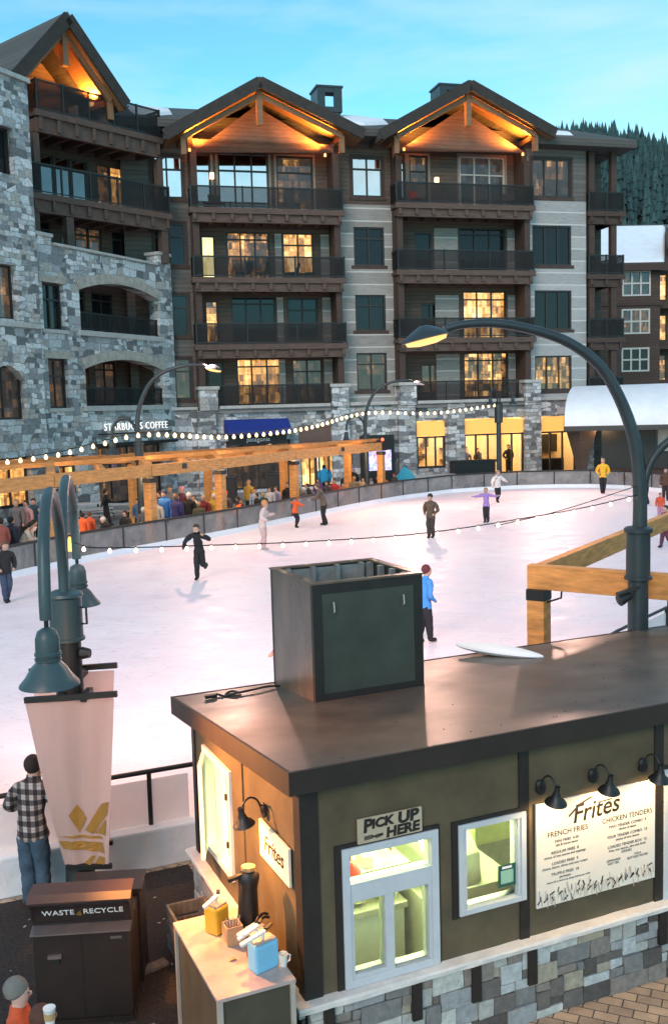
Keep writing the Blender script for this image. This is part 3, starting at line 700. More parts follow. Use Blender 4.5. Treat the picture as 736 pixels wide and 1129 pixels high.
# main roof with its snow
def roofz(y): return 23.9+(y+.9)*(3.5/9.9)
rf = MB()
def roofseg(a, b, y0, y1, hip=0.):
    rf.add([(a, y0, roofz(y0)), (b, y0, roofz(y0)), (b-hip, y1, roofz(y1)), (a, y1, roofz(y1)), (a, y0, roofz(y0)-.55), (b, y0, roofz(y0)-.55), (b, y1, roofz(y0)-.55), (a, y1, roofz(y0)-.55)],
           [(0, 1, 2, 3), (4, 7, 6, 5), (0, 4, 5, 1), (1, 5, 6, 2), (3, 2, 6, 7), (0, 3, 7, 4)])
for a, b, hp in ((-26, -20.75, 0), (-10.6, -6.75, 0), (3.4, 11.4, .4)): roofseg(a, b, -.9, 1.55, hp)
rf.add([(-26, 1.56, roofz(1.56)), (11.0, 1.56, roofz(1.56)), (9.6, 9, 27.4), (-26, 9, 27.4), (-26, 1.56, 23.3), (11.0, 1.56, 23.3), (11.0, 14, 23.3), (-26, 14, 23.3), (11.0, 14, 24.), (-26, 14, 24.)],
       [(0, 1, 2, 3), (4, 7, 6, 5), (0, 4, 5, 1), (1, 2, 8), (1, 5, 6, 8), (3, 2, 8, 9), (0, 3, 9, 7, 4), (6, 7, 9, 8)])
rf.build('roof', M['shingle'], lodge)
def snow_patch(poly, name='snow'):
    m = MB(); n = len(poly)
    cx = sum(p[0] for p in poly)/n; cy = sum(p[1] for p in poly)/n
    vs = [(x, y, roofz(y)+.01) for x, y in poly]+[(cx+(x-cx)*.9, cy+(y-cy)*.9, roofz(cy+(y-cy)*.9)+.22) for x, y in poly]
    m.add(vs, [(i, (i+1) % n, n+(i+1) % n, n+i) for i in range(n)]+[tuple(range(n, 2*n))])
    return m.build(name, M['snow'], lodge)
snow_patch([(-11.6, 1.5), (-9.6, .6), (-8.6, .4), (-7.6, 1.2), (-6.2, 2.6), (-5.4, 5.4), (-6.8, 7.6), (-9, 7.9), (-10.6, 7.2), (-11.5, 4.6)])
snow_patch([(-24, 1.), (-22.4, .5), (-21.4, 2.), (-21.2, 5.), (-22.8, 6.8), (-24, 6)])
snow_patch([(3.4, .6), (5.4, .2), (7.1, .5), (7.4, 1.5), (5.6, 2.6), (4.2, 4.8), (3.1, 4.)])
gable(lodge, -16.2, 26.5, -22.4, 22.9, -9.35, 23.5, -1.7, 9)
gable(lodge, -1.75, 27.1, -8.2, 23.5, 4.55, 24.15, -1.7, 9)
for s0, s1, z0, z1, y in ((-10.5, -8.9, 25, 28.3, 5.4), (-.7, 1.4, 26, 29.3, 6.5)):
    c = MB(); c.box(s0, s1, y, y+1.7, z0, z1-1.7)
    ch = c.build('chimney', M['stone_dark'], lodge)
    k = MB(); k.wall(s0-.12, s1+.12, z1-1.695, z1, y-.15, .12, [(s0+.45, s1-.5, z1-1.35, z1-.35)]); k.box(s0-.12, s0, y-.03, y+1.8, z1-1.695, z1); k.box(s1, s1+.12, y-.03, y+1.8, z1-1.695, z1)
    k.box(s0-.2, s1+.2, y-.2, y+1.9, z1+.002, z1+.14); k.box(s0, s1, y+1.3, y+1.8, z1-1.695, z1-.9); k.build('chimney_cap', M['lamp_iron'], ch)
# gable lamps: warm lamps under both ends of each overhang
for sa, za, e in ((-16.2, 26.3, 4.5), (-1.75, 26.9, 4.4)):
    for q in (-1, 1):
        p = (sa+q*e, -.45, za-4.3)
        f = MB().lathe([(.09, 0), (.09, .14), (.06, .2)], 10, p); f.build('uplight', M['lampglow'], lodge)
        lamp('gable_lamp', 'SPOT', (p[0]-q*.1, p[1]-.15, p[2]+.35), GLAMP, (1, .34, .05), lodge, shadow_soft_size=.15, spot_size=rad(125), spot_blend=.7, rot=(rad(180-8), rad(-q*22), 0))
# shops on the ground floor: real rooms
sh = MB(); sh.wall(-6.2, 8.0, 0, 4.8, 5.4, .2, []); sh.box(-6.4, -6.2, .62, 5.4, 0, 4.8); sh.box(8.0, 8.1, .62, 5.4, 0, 4.8); sh.box(3.3, 3.45, .62, 5.4, 0, 4.8)
sh.box(-6.2, 8.0, .62, 5.4, 4.6, 4.8); sh.build('shop_wall', M['white_wall'], lodge)
MB().box(-6.2, 8.0, .3, 5.4, GZ, -.003).build('shop_floor', M['wood_floor'], lodge)
for a, b, n in ((-6, -2.8, 1), (-2.6, 3.2, 2), (3.6, 7.8, 1)):
    lamp('shop_light', 'AREA', ((a+b)/2, 2.6, 4.5), 300*(b-a)/3, (1, .64, .28), lodge, shape='RECTANGLE', size=(b-a)*.8, size_y=3.4)
for (a, b, lo, hi), cols in zip(stores, (3, 5, 4)):
    f = MB()
    f.box(a, a+.12, .1, .3, lo, hi-1.1); f.box(b-.12, b, .1, .3, lo, hi-1.1); f.box(a, b, .1, .3, hi-1.22, hi-1.1); f.box(a+.12, b-.12, .1, .3, lo, lo+.14)
    for k in range(1, cols): x = a+(b-a)*k/cols; f.box(x-.05, x+.05, .12, .28, lo+.14, hi-1.22)
    ff = f.build('shop_window', M['frame_dark'], lodge)
    MB().box(a+.1, b-.1, .19, .205, lo+.1, hi-1.2).build('pane', M['glass'], ff)
    aw = MB(); aw.prism([(a+.04, hi-1.08), (b-.04, hi-1.08), (b-.04, hi-.12), ((a+b)/2, hi-.03), (a+.04, hi-.12)], .12, .26)
    aw.build('transom_light', M['awning'], ff)
# goods and shelves inside
shf = MB()
for x0, x1, zz in ((-5.8, -3.2, 1.2), (-5.8, -3.2, 2.1), (-1.7, .4, 1.1), (-1.7, .4, 2.), (4., 5.6, 1.3), (4., 5.6, 2.2), (6.2, 7.8, 1.6)): shf.box(x0, x1, 4.9, 5.38, zz, zz+.08)
for k in range(34):
    x = random.choice((-5.6, -4.6, -3.8, -1.4, -.5, 4.2, 5., 6.6))+random.uniform(0, .9); z = random.choice((1.2, 2.1))+.1
    shf.box(x, x+random.uniform(.15, .4), 5., 5.25, z, z+random.uniform(.25, .7))
shf.build('shelf', M['timber_dark'], lodge)
tb = MB(); tb.box(-1.4, 1.0, 1.9, 2.7, .78, .88)
for x in (-1.2, .8): tb.box(x-.06, x+.06, 2.2, 2.4, 0, .78)
tb.box(4.4, 6.6, 1.2, 2.0, .0, 1.15); tb.build('counter', M['black'], lodge)
mn = MB(); mn.box(5.4, 7.0, 3.0, 3.12, 1.55, 2.9)
mn.build('notice_panel', M['black'], lodge)
def patio_chair(lab, s, y, z, col, rz_=0.):
    c = thing('patio_chair', lab, 'chair', L2W(s, y, z), ROT+rz_)
    m = MB(); m.box(-.42, .42, -.4, .4, .42, .52); m.build('seat', M[col], c, bevel=.02)
    MB().bar((0, .36, .53), (0, .52, 1.15), .84, .07, up=(0, 1, 0)).build('backrest', M[col], c)
    for a in (-.38, .38):
        for q in (-.34, .34): MB().box(a-.035, a+.035, q-.035, q+.035, 0, .419).build('leg', M['black'], c)
M['teal_cloth'] = mat('teal_cushion', (.03, .13, .13), .8)
for s, lab in ((-17.3, 'leftmost teal chair on the third floor balcony of the left gable'), (-16.0, 'second teal chair from the left on the left gable third floor balcony'), (-14.0, 'third teal chair from the left on the left gable third floor balcony'), (-12.7, 'rightmost teal chair on the third floor balcony of the left gable')):
    patio_chair(lab, s, .5, 14.0, 'teal_cloth', rad(8*s))
patio_chair('red chair behind the top balcony railing of the right gable', -4.9, .5, 19.1, 'red', .5)
patio_chair('dark chair at the right end of the right gable top balcony', 2.0, .5, 19.1, 'black', -.4)
patio_chair('dark chair at the left end of the left gable top balcony', -18.9, .5, 18.45, 'black', .3)
# dark entrances on the left half
for a, b, lo, hi, p in ((-19.0, -14.6, 0, 3.3, 'pane_dim'), (-13.9, -11.2, 0, 3.2, 'pane_glow')):
    win(lodge, a, b, lo, hi, .2, p, cols=4, trans=.25)
a = MB(); a.prism([(0, 0), (0, 1.0), (.12, 1.0), (1.5, .12), (1.5, 0)], 0, 4.4)     # side profile, swept below
aw = MB(lambda p: (-19.1+p[1], -.003-p[0], 3.75+p[2])); aw.v = []; aw.prism([(0, .0), (0, 1.0), (.1, 1.0), (1.3, .25), (1.3, 0)], 0, 4.35)
ao = aw.build('shop_awning', M['blue_awning']); ao.parent = lodge
sb = MB(); sb.box(-18.9, -14.95, -.5, -.3, 3.05, 3.7); sg = sb.build('shop_sign', M['black'], lodge)
text('patagonia', .42, M['white_ink'], sg, 'lettering', face_front(-16.9, -.505, 3.38), .004)
ds = MB(); ds.box(-9.8, -7.4, -.75, -.44, .1, 3.4); dso = ds.build('screen_case', M['black'], lodge)
MB().box(-9.3, -7.65, -.78, -.752, .95, 2.35).build('screen', M['screen'], dso)

# ------------------------------------------------------------------ stone building on the left
SR = rad(64); SO = Vector((-10.33, 66.22, 0))
stb = thing('stone_building', 'pale grey ledgestone building with arched loggias and timber decks under a gable', 'building', SO, SR)
A1, A2 = (-8.9, -1.15, 10.2, 12.5, .62), (-8.75, -.95, 5.85, 8.0, .62)
W1, W2 = (-11.95, -10.2, 10.1, 12.65), (-11.8, -10.15, 5.75, 8.5)
GR = [(-8.0, -1.4, -.1, 3.4), (-11.4, -9.7, .9, 3.1)]
m = MB(); m.wall(-12.6, .1, GZ, 14.7, 0, .8, [A1, A2, W1, W2]+GR)
MB().box(-1.05, .1, -.003, .9, 14.7, 15.4).build('pier', M['stone'], stb); MB().box(-12.6, -11.0, -.003, .9, 14.7, 15.1).build('pier', M['stone'], stb)
m.wall(-24, -12.6, GZ, 22.8, -.35, .8, [(-16.6, -14.0, 5.2, 7.2, .8), (-16.4, -14.2, 10.4, 13.2), (-16.4, -13.9, 17.8, 20.2), (-16.4, -13.9, .6, 3.2)])
m.box(-12.75, -12.6, .45, 7, 14.7, 22.8); m.box(.1, .3, .0, 4, GZ, 15.0)
m.build('wall', M['stone'], stb)
for b_ in [(-12.75, -10.95, -.12, 1., 15.1, 15.3), (-1.2, .25, -.15, 1., 15.4, 15.6), (-10.9, -1.2, -.12, .9, 14.7, 14.86), (-24, -12.5, -.5, .6, 22.8, 23.05), (-17., -12.65, -.45, -.352, 10.0, 10.25)]: MB().box(*b_).build('coping', M['cap'], stb, bevel=.03)
for a in (A1, A2): MB().box(a[0]-.25, a[1]+.25, -.12, .1, a[2]-.32, a[2]-.004).build('sill', M['cap'], stb, bevel=.03)
for a in (W1, W2): MB().box(a[0]-.2, a[1]+.2, -.1, .1, a[2]-.22, a[2]-.004).build('sill', M['cap'], stb, bevel=.03)
for a, b, lo, hi, rise in (A1, A2):
    m = MB(); n = 14; f = lambda t: hi+rise*(1-(2*t-1)**2)
    P = [(a+(b-a)*k/n, f(k/n)) for k in range(n+1)]
    Q = [(a-.35+(b-a+.7)*k/n, f(k/n)+.55) for k in range(n+1)]
    m.prism(P+Q[::-1], -.07, .05); m.build('arch', M['arch_stone'], stb)
for a in (W1, W2): MB().box(a[0]-.25, a[1]+.25, -.05, .08, a[3]+.004, a[3]+.42).build('lintel', M['arch_stone'], stb)
m = MB()
for z0, z1 in ((9.9, 14.6), (5.55, 9.85)):
    m.wall(-9.8, -.6, z0, z1, 2.9, .3, [(-7.9, -4.9, z0+.4, z0+3.1), (-4.3, -2.2, z0+.4, z0+3.1)]); m.box(-9.8, -.6, .8, 2.9, z0-.2, z0); m.box(-9.8, -9.6, .8, 2.9, z0, z1); m.box(-.8, -.6, .8, 2.9, z0, z1)
m.build('loggia', M['dark_siding'], stb)
for z0, p, q in ((9.9, 'pane_dark', 'pane_dark'), (5.55, 'pane_warm', 'pane_dim')):
    win(stb, -7.9, -4.9, z0+.4, z0+3.1, 2.95, p, cols=3, trans=.18); win(stb, -4.3, -2.2, z0+.4, z0+3.1, 2.95, q, cols=2, trans=.18)
for a in (A1, A2):
    r = MB(); r.box(a[0], a[1], .2, .26, a[2]+1.0, a[2]+1.09); 
    r.box(a[0], a[1], .2, .26, a[2]+.1, a[2]+.16)
    for k in range(9): x = a[0]+.1+(a[1]-a[0]-.2)*k/8; r.box(x-.03, x+.03, .2, .26, a[2], a[2]+1.05)
    rr = r.build('railing', M['black'], stb)
    MB().box(a[0], a[1], .222, .238, a[2]+.16, a[2]+1.0).build('mesh_infill', M['rail_mesh'], rr)
for a, p in ((W1, 'pane_dark'), (W2, 'pane_dim')): win(stb, *a, .3, p, cols=2, trans=.35)
win(stb, -16.6, -14.0, 5.2, 8.0, .05, 'pane_dim', cols=2); win(stb, -16.4, -14.2, 10.4, 13.2, .05, 'pane_dim', cols=2); win(stb, -16.4, -13.9, 17.8, 20.2, .05, 'pane_dark', cols=2, trim='timber_dark'); win(stb, -16.4, -13.9, .6, 3.2, .05, 'pane_glow', cols=2)
win(stb, *GR[0], .35, 'pane_dim', cols=4, trans=.3); win(stb, *GR[1], .35, 'pane_glow', cols=2, trans=.3)
m = MB(); m.box(-8.6, -1.0, -.9, -.01, 3.45, 3.62); m.build('canopy', M['black'], stb)
sgn = MB(); sgn.box(-8.15, -.75, -.30, -.22, 4.12, 4.2); sgo = sgn.build('shop_sign', M['black'], stb)
text('STARBUCKS COFFEE', .62, M['letters'], sgo, 'lettering', face_front(-4.45, -.30, 4.55), .02, sx=1.0, space=1.16, bold=-.004)
# upper storeys set back on another angle
UR = rad(90-41)-SR; cu_, su_ = math.cos(UR), math.sin(UR)
def ux(p): return (p[0]*cu_-p[1]*su_, p[0]*su_+p[1]*cu_, p[2])
uo = [(-9.3, -8.0, 18.6, 21.0, 'pane_mirror', 1), (-7.6, -4.0, 18.2, 21.2, 'pane_mirror', 3), (-3.3, -1.3, 18.2, 21.2, 'pane_warm', 2),
      (-8.8, -7.0, 15., 17.1, 'pane_dark', 1), (-6.2, -3.2, 14.9, 17.1, 'pane_dim', 3), (-2.4, -.8, 14.9, 17.1, 'pane_dark', 2)]
m = MB(ux); m.wall(-12.5, 1., 14.0, 22.0, 2.6, .4, [o[:4] for o in uo]); m.wall(-10.6, -4.3, 22.0, 24.6, 3.0, .4, []); m.prism([(-10.6, 24.6), (-4.3, 24.6), (-7.6, 27.4)], 3.0, 3.4)
m.box(-3.1, -3.4, 3., 9, 22, 24.7); m.build('wall', M['dark_siding'], stb)
for o in uo:
    m = MB(ux); a, b, lo, hi, p, c = o
    for q in range(c+1): x = a+(b-a)*q/c; m.box(x-.07, x+.07, 2.62, 2.75, lo, hi)
    for z in (lo, hi-(hi-lo)*.22, hi): m.box(a, b, 2.63, 2.74, z-.06, z+.06)
    f = m.build('window', M['frame_dark'], stb); mm = MB(ux); mm.box(a, b, 2.77, 2.79, lo, hi); mm.build('pane', M[p], f)
balcony(stb, -10.2, -.1, -.6, 2.6, 17.95, th=1.0, rail=1.75, xf=ux, posts=5)
balcony(stb, -9.6, -.6, -.6, 3.0, 22.6, th=1.15, rail=1.75, xf=ux, posts=5)
for s, a, b, w_ in ((-9.9, 14.9, 16.94, .25), (-7.6, 14.9, 16.94, .25), (-.45, 14.9, 16.94, .25), (-9.6, 18., 21.4, .2), (-.6, 18., 21.4, .2)):
    q_ = MB(ux); q_.box(s-w_, s+w_, -.4, .05, a, b); q_.build('post', M['timber_deck'], stb)
gable(stb, -7.6, 28.3, -11.2, 24.2, -3.7, 24.2, -1.2, 14, xf=ux)
m = MB(ux); m.add([(-30, 2, 23.0), (-7.6, 2, 23.), (-7.6, 10, 27.9), (-30, 10, 27.9), (-30, 14, 23), (-7.6, 14, 23)], [(0, 1, 2, 3), (3, 2, 5, 4), (0, 3, 4), (1, 5, 2)])
m.build('roof', M['shingle'], stb)
c = MB(ux); c.box(-2.6, -.9, 5.2, 6.8, 22.5, 26.6); ch = c.build('chimney', M['stone_dark'], stb)
c = MB(ux); c.wall(-2.8, -.7, 26.605, 28.3, 5.0, .2, [(-2.3, -1.3, 26.9, 27.9)]); c.box(-2.8, -2.6, 5.2, 7, 26.605, 28.3); c.box(-.9, -.7, 5.2, 7, 26.605, 28.3); c.box(-2.9, -.6, 4.9, 7.1, 28.302, 28.45); c.build('chimney_cap', M['lamp_iron'], ch)
p = Vector(ux((-4.7, .9, 24.1))); f = MB().lathe([(.16, 0), (.16, .2)], 8, p); f.build('uplight', M['lampglow'], stb)
lamp('gable_lamp', 'SPOT', Vector(ux((-4.8, .7, 24.4))), GLAMP, (1, .34, .05), stb, shadow_soft_size=.15, spot_size=rad(150), spot_blend=.7, rot=(rad(180), rad(-20), 0))
p = Vector(ux((-8.9, 2.3, 23.2))); MB().lathe([(.18, 0), (.18, .5)], 8, p).build('wall_lamp', M['lampglow'], stb)
for s, lab in ((-6.2, 'white terrace chair left of another under the left gable'), (-4.0, 'white terrace chair right of another under the left gable')):
    q = stb.matrix_basis @ Vector(ux((s, .4, 22.6))) if False else SO+Matrix.Rotation(SR, 3, 'Z') @ Vector(ux((s, .4, 22.6)))
    tc_ = thing('terrace_chair', lab, 'chair', q, SR+UR)
    MB().box(0, 1.0, 0, .8, .35, .55).build('seat', M['white_plastic'], tc_); MB().box(0, .15, 0, .8, .552, 1.15).build('backrest', M['white_plastic'], tc_)
    for x_ in (.05, .95):
        for y_ in (.05, .75): MB().box(x_-.03, x_+.03, y_-.03, y_+.03, 0, .349).build('leg', M['alu'], tc_)

# ------------------------------------------------------------------ buildings on the right
rb = thing('brown_apartment_block', 'dark brown apartment block with three white framed windows and snowy roof', 'building', (27.8, 100, 0), rad(3))
ro = [(1.25, 3.95, 15.6, 17.9), (1.2, 3.9, 11.9, 14.2), (1.2, 3.85, 8.2, 10.4)]
m = MB(); m.wall(-.6, 5.0, GZ, 18.4, 0, .4, ro); m.wall(5.0, 12., GZ, 18.2, 1.8, .4, [(5.4, 6.4, z, z+2.6) for z in (15.2, 11.2, 7.2)]); m.box(4.7, 5.0, .4, 1.8, GZ, 18.3); m.box(-.9, -.6, 0, 12, GZ, 18.4)
m.build('wall', M['brown_siding'], rb)
for (a, b, lo, hi), p in zip(ro, ('pane_dim', 'pane_dim', 'pane_dark')):
    f = MB(); 
    for k in range(4): x = a+(b-a)*k/3; f.box(x-.08, x+.08, -.05, .08, lo, hi)
    for k in range(3): z = lo+(hi-lo)*k/2; f.box(a-.08, b+.08, -.06, .07, z-.08, z+.08)
    w = f.build('window', M['frame_pale'], rb); MB().box(a, b, .1, .12, lo, hi).build('pane', M[p], w)
for z in (15.2, 11.2, 7.2): win(rb, 5.4, 6.4, z, z+2.6, 1.85, 'pane_glow' if z > 11 else 'pane_warm', cols=1)
MB().box(-.95, 5.2, -.12, -.004, 14.6, 14.85).build('belt_course', M['timber_dark'], rb)
for z in (14.3, 10.3): MB().box(5.0, 12, .4, 1.7, z, z+.3).build('balcony', M['timber_dark'], rb)
m = MB(); m.add([(-1.4, -.9, 18.5), (5.6, -.9, 18.5), (9.5, 9, 23.6), (-2.6, 9, 23.6), (-1.4, -.9, 17.9), (5.6, -.9, 17.9), (9.5, 9, 23.), (-2.6, 9, 23.)], [(0, 1, 2, 3), (7, 6, 5, 4), (0, 4, 5, 1), (1, 5, 6, 2), (2, 6, 7, 3), (3, 7, 4, 0)])
m.add([(5.6, -.3, 20.6), (14, -.3, 19.0), (14, 9, 23.4), (9, 9, 23.4), (5.6, -.3, 20.), (14, -.3, 18.4), (14, 9, 22.8), (9, 9, 22.8)], [(0, 1, 2, 3), (7, 6, 5, 4), (0, 4, 5, 1), (1, 5, 6, 2), (2, 6, 7, 3), (3, 7, 4, 0)])
m.build('roof', M['timber_dark'], rb)
m = MB(); m.add([(-1.1, -.6, 18.66), (5.2, -.6, 18.66), (9.0, 8.9, 23.56), (-2.2, 8.9, 23.56), (-1., -.4, 18.95), (5., -.4, 18.95), (8.7, 8.8, 23.85), (-2.1, 8.8, 23.85)], [(0, 1, 2, 3), (7, 6, 5, 4), (0, 4, 5, 1), (1, 5, 6, 2), (2, 6, 7, 3), (3, 7, 4, 0)])
m.add([(6.2, .2, 20.75), (14, .2, 19.25), (14, 9, 23.5), (9.4, 9, 23.5), (6.4, .4, 21.05), (14, .4, 19.55), (14, 8.9, 23.8), (9.5, 8.9, 23.8)], [(0, 1, 2, 3), (7, 6, 5, 4), (0, 4, 5, 1), (1, 5, 6, 2), (2, 6, 7, 3), (3, 7, 4, 0)])
m.build('snow', M['snow'], rb, bevel=.1)
gb = thing('grey_roofed_building', 'distant building whose plain grey roof shows above the snowy roof', 'building', (27, 125, 0), rad(4))
m = MB(); m.box(-2, 20, 4, 16, GZ, 25.); m.build('wall', M['brown_siding'], gb)
m = MB(); m.add([(-3, 3, 24.6), (21, 3, 24.6), (21, 10, 28.5), (-3, 10, 28.5), (-3, 17, 24.6), (21, 17, 24.6)], [(0, 1, 2, 3), (3, 2, 5, 4), (0, 3, 4), (1, 5, 2), (0, 4, 5, 1)]); m.build('roof', M['grey_siding'], gb)
cl = thing('lattice_mast', 'thin pale mast standing among the hillside trees', 'mast', (*onY(709, 225, 230).xy, hill_z(onY(709, 225, 230).x, 230)))
m = MB(); m.tube([(0, 0, -1), (0, 0, 9)], .45, 6); m.box(-1.2, 1.2, -.2, .2, 8.2, 8.7); m.build('mast', M['frame_pale'], cl)

st = thing('stage_shelter', 'low stage shelter with white curved snow covered roof beyond the rink', 'shelter', (15.3, 64.6, 0), rad(-20))
prof = []
for k in range(13):
    t = k/12*PI*.5; prof.append((-1.2+6.0*(1-math.cos(t)), 3.75+2.35*math.sin(t)))
full = prof+[(4.8+(4.8-y), z) for y, z in prof[-2::-1]]
L = 13.
def swept(P, x0, x1, th, m=MB):
    b = MB(); n = len(P)
    vs = []
    for x, k in ((x0, 0), (x1, 0), (x0, th), (x1, th)):
        vs += [(x, y, z-k) for y, z in P]
    fs = []
    for i in range(n-1):
        fs += [(i, i+1, n+i+1, n+i), (2*n+i, 3*n+i, 3*n+i+1, 2*n+i+1), (i, 2*n+i, 2*n+i+1, i+1), (n+i, n+i+1, 3*n+i+1, 3*n+i)]
    fs += [(0, n, 3*n, 2*n), (n-1, 3*n-1, 4*n-1, 2*n-1)]
    b.add(vs, fs); return b
swept(full, -.2, L, .3).build('roof', M['frame_dark'], st, smooth=True)
swept([(y*1.0, z+.26) for y, z in full], -.15, L-.05, .24).build('snow', M['snow'], st, smooth=True)
m = MB(); m.wall(1.9, L-.5, GZ, 4.0, 1.6, .3, [(5.3, 9.5, 1.9, 3.5)]); m.box(1.9, 2.2, 1.9, 9, GZ, 4.0); m.build('wall', M['black'], st)
MB().box(5.4, 9.4, 1.7, 1.8, 2.0, 3.4).build('screen', M['frame_pale'], st)
m = MB()
for x in (.75, ): 
    m.lathe([(.35, GZ), (.38, 1.0), (.45, 1.6), (1.0, 3.6)], 4, (x, .2, 0))
m.build('column', M['timber_deck'], st); 
m = MB(); m.box(2.0, L, -.8, 1.6, GZ, .9); m.build('stage', M['timber_dark'], st)
lamp('stage_light', 'POINT', (2.0, .2, 3.6), 60, (1, .6, .3), st, shadow_soft_size=.2)
# ------------------------------------------------------------------ pergolas
def lerp_px(tbl, x):
    for (xa, a), (xb, b) in zip(tbl, tbl[1:]):
        if x <= xb: return Vector(a).lerp(Vector(b), (x-xa)/(xb-xa))
    return Vector(tbl[-1][1])
PF = [(-60, (-12.9, 29.0)), (0, (-11.25, 32.9)), (100, (-9.1, 36.5)), (240, (-5.2, 43.2)), (330, (-1.9, 49.8)), (430, (3.1, 58.3))]
PR = [(-60, (-19.5, 44.6)), (0, (-15.6, 46.7)), (180, (-8.6, 50.0)), (300, (-3.4, 53.3)), (430, (2.6, 58.9))]
pg = thing('timber_pergola', 'long orange timber pergola over the crowd along the far ice edge', 'pergola', (-5, 44, GZ))
o_ = Vector((-5, 44, GZ))
def v3(p, z): return Vector((p.x, p.y, z))-o_
fx = (-40, 62, 165, 247, 329, 424)
for k, x in enumerate(fx):
    p = lerp_px(PF, x); w = .36
    MB().bar(v3(p, GZ), v3(p, 2.58), w, w, up=(.86, -.5, 0)).build('post', M['pergola'], pg, bevel=.02)
    MB().bar(v3(p, 2.58), v3(p, 2.76), w+.05, w+.06, up=(.86, -.5, 0)).build('bracket', M['black'], pg)
for k, x in enumerate((-30, 55, 146, 230, 316, 392)):
    p = lerp_px(PR, x)
    MB().bar(v3(p, GZ), v3(p, 2.85), .33, .33, up=(.86, -.5, 0)).build('post', M['pergola'], pg)
ff = [lerp_px(PF, x) for x in fx]; rr_ = [lerp_px(PR, x) for x in (-45, 55, 146, 230, 316, 424)]
for a, b in zip(ff, ff[1:]):
    d = (b-a).normalized()*.02
    MB().bar(v3(a+d, 3.05), v3(b-d, 3.05), .32, .46).build('beam', M['pergola'], pg, bevel=.015)
for a, b in zip(rr_, rr_[1:]):
    d = (b-a).normalized()*.02
    MB().bar(v3(a+d, 3.12), v3(b-d, 3.12), .28, .40).build('beam', M['pergola'], pg)
for k in range(5):
    a, b = ff[k], rr_[k]; d = (b-a).normalized()*.3
    MB().bar(v3(a+d, 3.14), v3(b-d, 3.20), .3, .42).build('beam', M['pergola'], pg)
    a2, b2 = ff[k].lerp(ff[k+1], .5), rr_[k].lerp(rr_[k+1], .5); d = (b2-a2).normalized()*.3
    MB().bar(v3(a2+d, 3.16), v3(b2-d, 3.20), .2, .3).build('beam', M['pergola'], pg)
for q_, mm_ in ((.34, 'pergola'), (.68, 'pergola_dark')):
    mid_ = [p.lerp(q, q_) for p, q in zip(ff, rr_)]
    for a, b in zip(mid_[:-1], mid_[1:]): MB().bar(v3(a, 3.42), v3(b, 3.42), .2, .16).build('beam', M[mm_], pg)
e = ff[-1]
MB().bar(v3(e, 2.8)+Vector((.06, .1, 0)), v3(e, 3.42)+Vector((.06, .1, 0)), .52, .42, up=(.86, -.5, 0)).build('bracket', M['black'], pg)
MB().ball(v3(e, 3.45)+Vector((.1, -.22, 0)), .09).build('lamp', emit('red_lamp', (1, .06, .03), 4.), pg)
for x, dz in ((205, 0), (378, 0)):
    p = lerp_px(PF, x); MB().box(-.16, .16, -.34, -.2, -.09, .12).build('floodlight', M['black'], pg, loc=v3(p, 3.1))

npg = thing('timber_pergola', 'orange timber frame with bolted corner post right behind the kiosk roof', 'pergola', (3.0, 14.6, GZ))
a = Vector((0, 0, 0)); d1 = Vector((.82, -.57, 0)); d2 = Vector((.54, .84, 0)); ZT = 3.12
MB().bar(a, a+Vector((0, 0, ZT-.52)), .27, .27, up=d1).build('post', M['pergola'], npg, bevel=.012)
MB().bar(a+Vector((0, 0, ZT-.52)), a+Vector((0, 0, ZT-.36)), .285, .285, up=d1).build('bracket', M['black'], npg)
MB().bar(a-d1*.15+Vector((0, 0, ZT-.18)), a+d1*4.6+Vector((0, 0, ZT-.18)), .17, .36).build('beam', M['pergola'], npg, bevel=.012)
MB().bar(a+d2*.12+Vector((0, 0, ZT-.16)), a+d2*9.6+Vector((0, 0, ZT-.16)), .15, .32).build('beam', M['pergola'], npg, bevel=.012)
MB().bar(a+d1*4.4, a+d1*4.4+Vector((0, 0, ZT-.36)), .27, .27, up=d1).build('post', M['pergola'], npg)
MB().bar(a+d2*9.4, a+d2*9.4+Vector((0, 0, ZT-.34)), .27, .27, up=d1).build('post', M['pergola'], npg)
MB().tube([a+Vector((.1, -.1, ZT-.55)), a+d1*.35+Vector((0, 0, ZT-.47)), a+d1*.36+Vector((0, 0, ZT-.34))], .016, 6).build('conduit', M['black'], npg)
MB().tube([a+d1*1.9+Vector((0, 0, ZT-.37)), a+d1*1.9+Vector((0, 0, ZT-1.2))], .016, 6).build('conduit', M['black'], npg)

# ------------------------------------------------------------------ lamp posts
def arc(p0, ctrl, n=28):
    """smooth curve through the given points"""
    P = [Vector(p) for p in ctrl]; out = []
    Q = [P[0]*2-P[1]]+P+[P[-1]*2-P[-2]]
    k = max(2, n//(len(P)-1))
    for i in range(1, len(Q)-2):
        for j in range(k):
            t = j/k; a, b, c, d = Q[i-1], Q[i], Q[i+1], Q[i+2]
            out.append(.5*((2*b)+(c-a)*t+(2*a-5*b+4*c-d)*t*t+(3*b-a-3*c+d)*t**3))
    out.append(P[-1]); return [Vector(p0)+o for o in out]
def bell(parent, p, sc, m_, lit, name='lamp_shade'):
    prof = [(.025, .62), (.05, .61), (.10, .58), (.125, .50), (.128, .36), (.14, .35), (.14, .325), (.125, .32), (.125, .30), (.14, .295), (.14, .27), (.125, .265), (.135, .245), (.18, .20), (.25, .09), (.31, .02), (.315, 0.), (.295, .005), (.24, .08), (.1, .2)]
    b = MB().lathe([(r*sc, z*sc) for r, z in prof], 28, p).build(name, M[m_], parent, smooth=True)
    MB().ball(Vector(p)+Vector((0, 0, .12*sc)), .075*sc, 10, 6).build('bulb', M['lampglow'] if lit else M['white_plastic'], b, smooth=True)
    return b
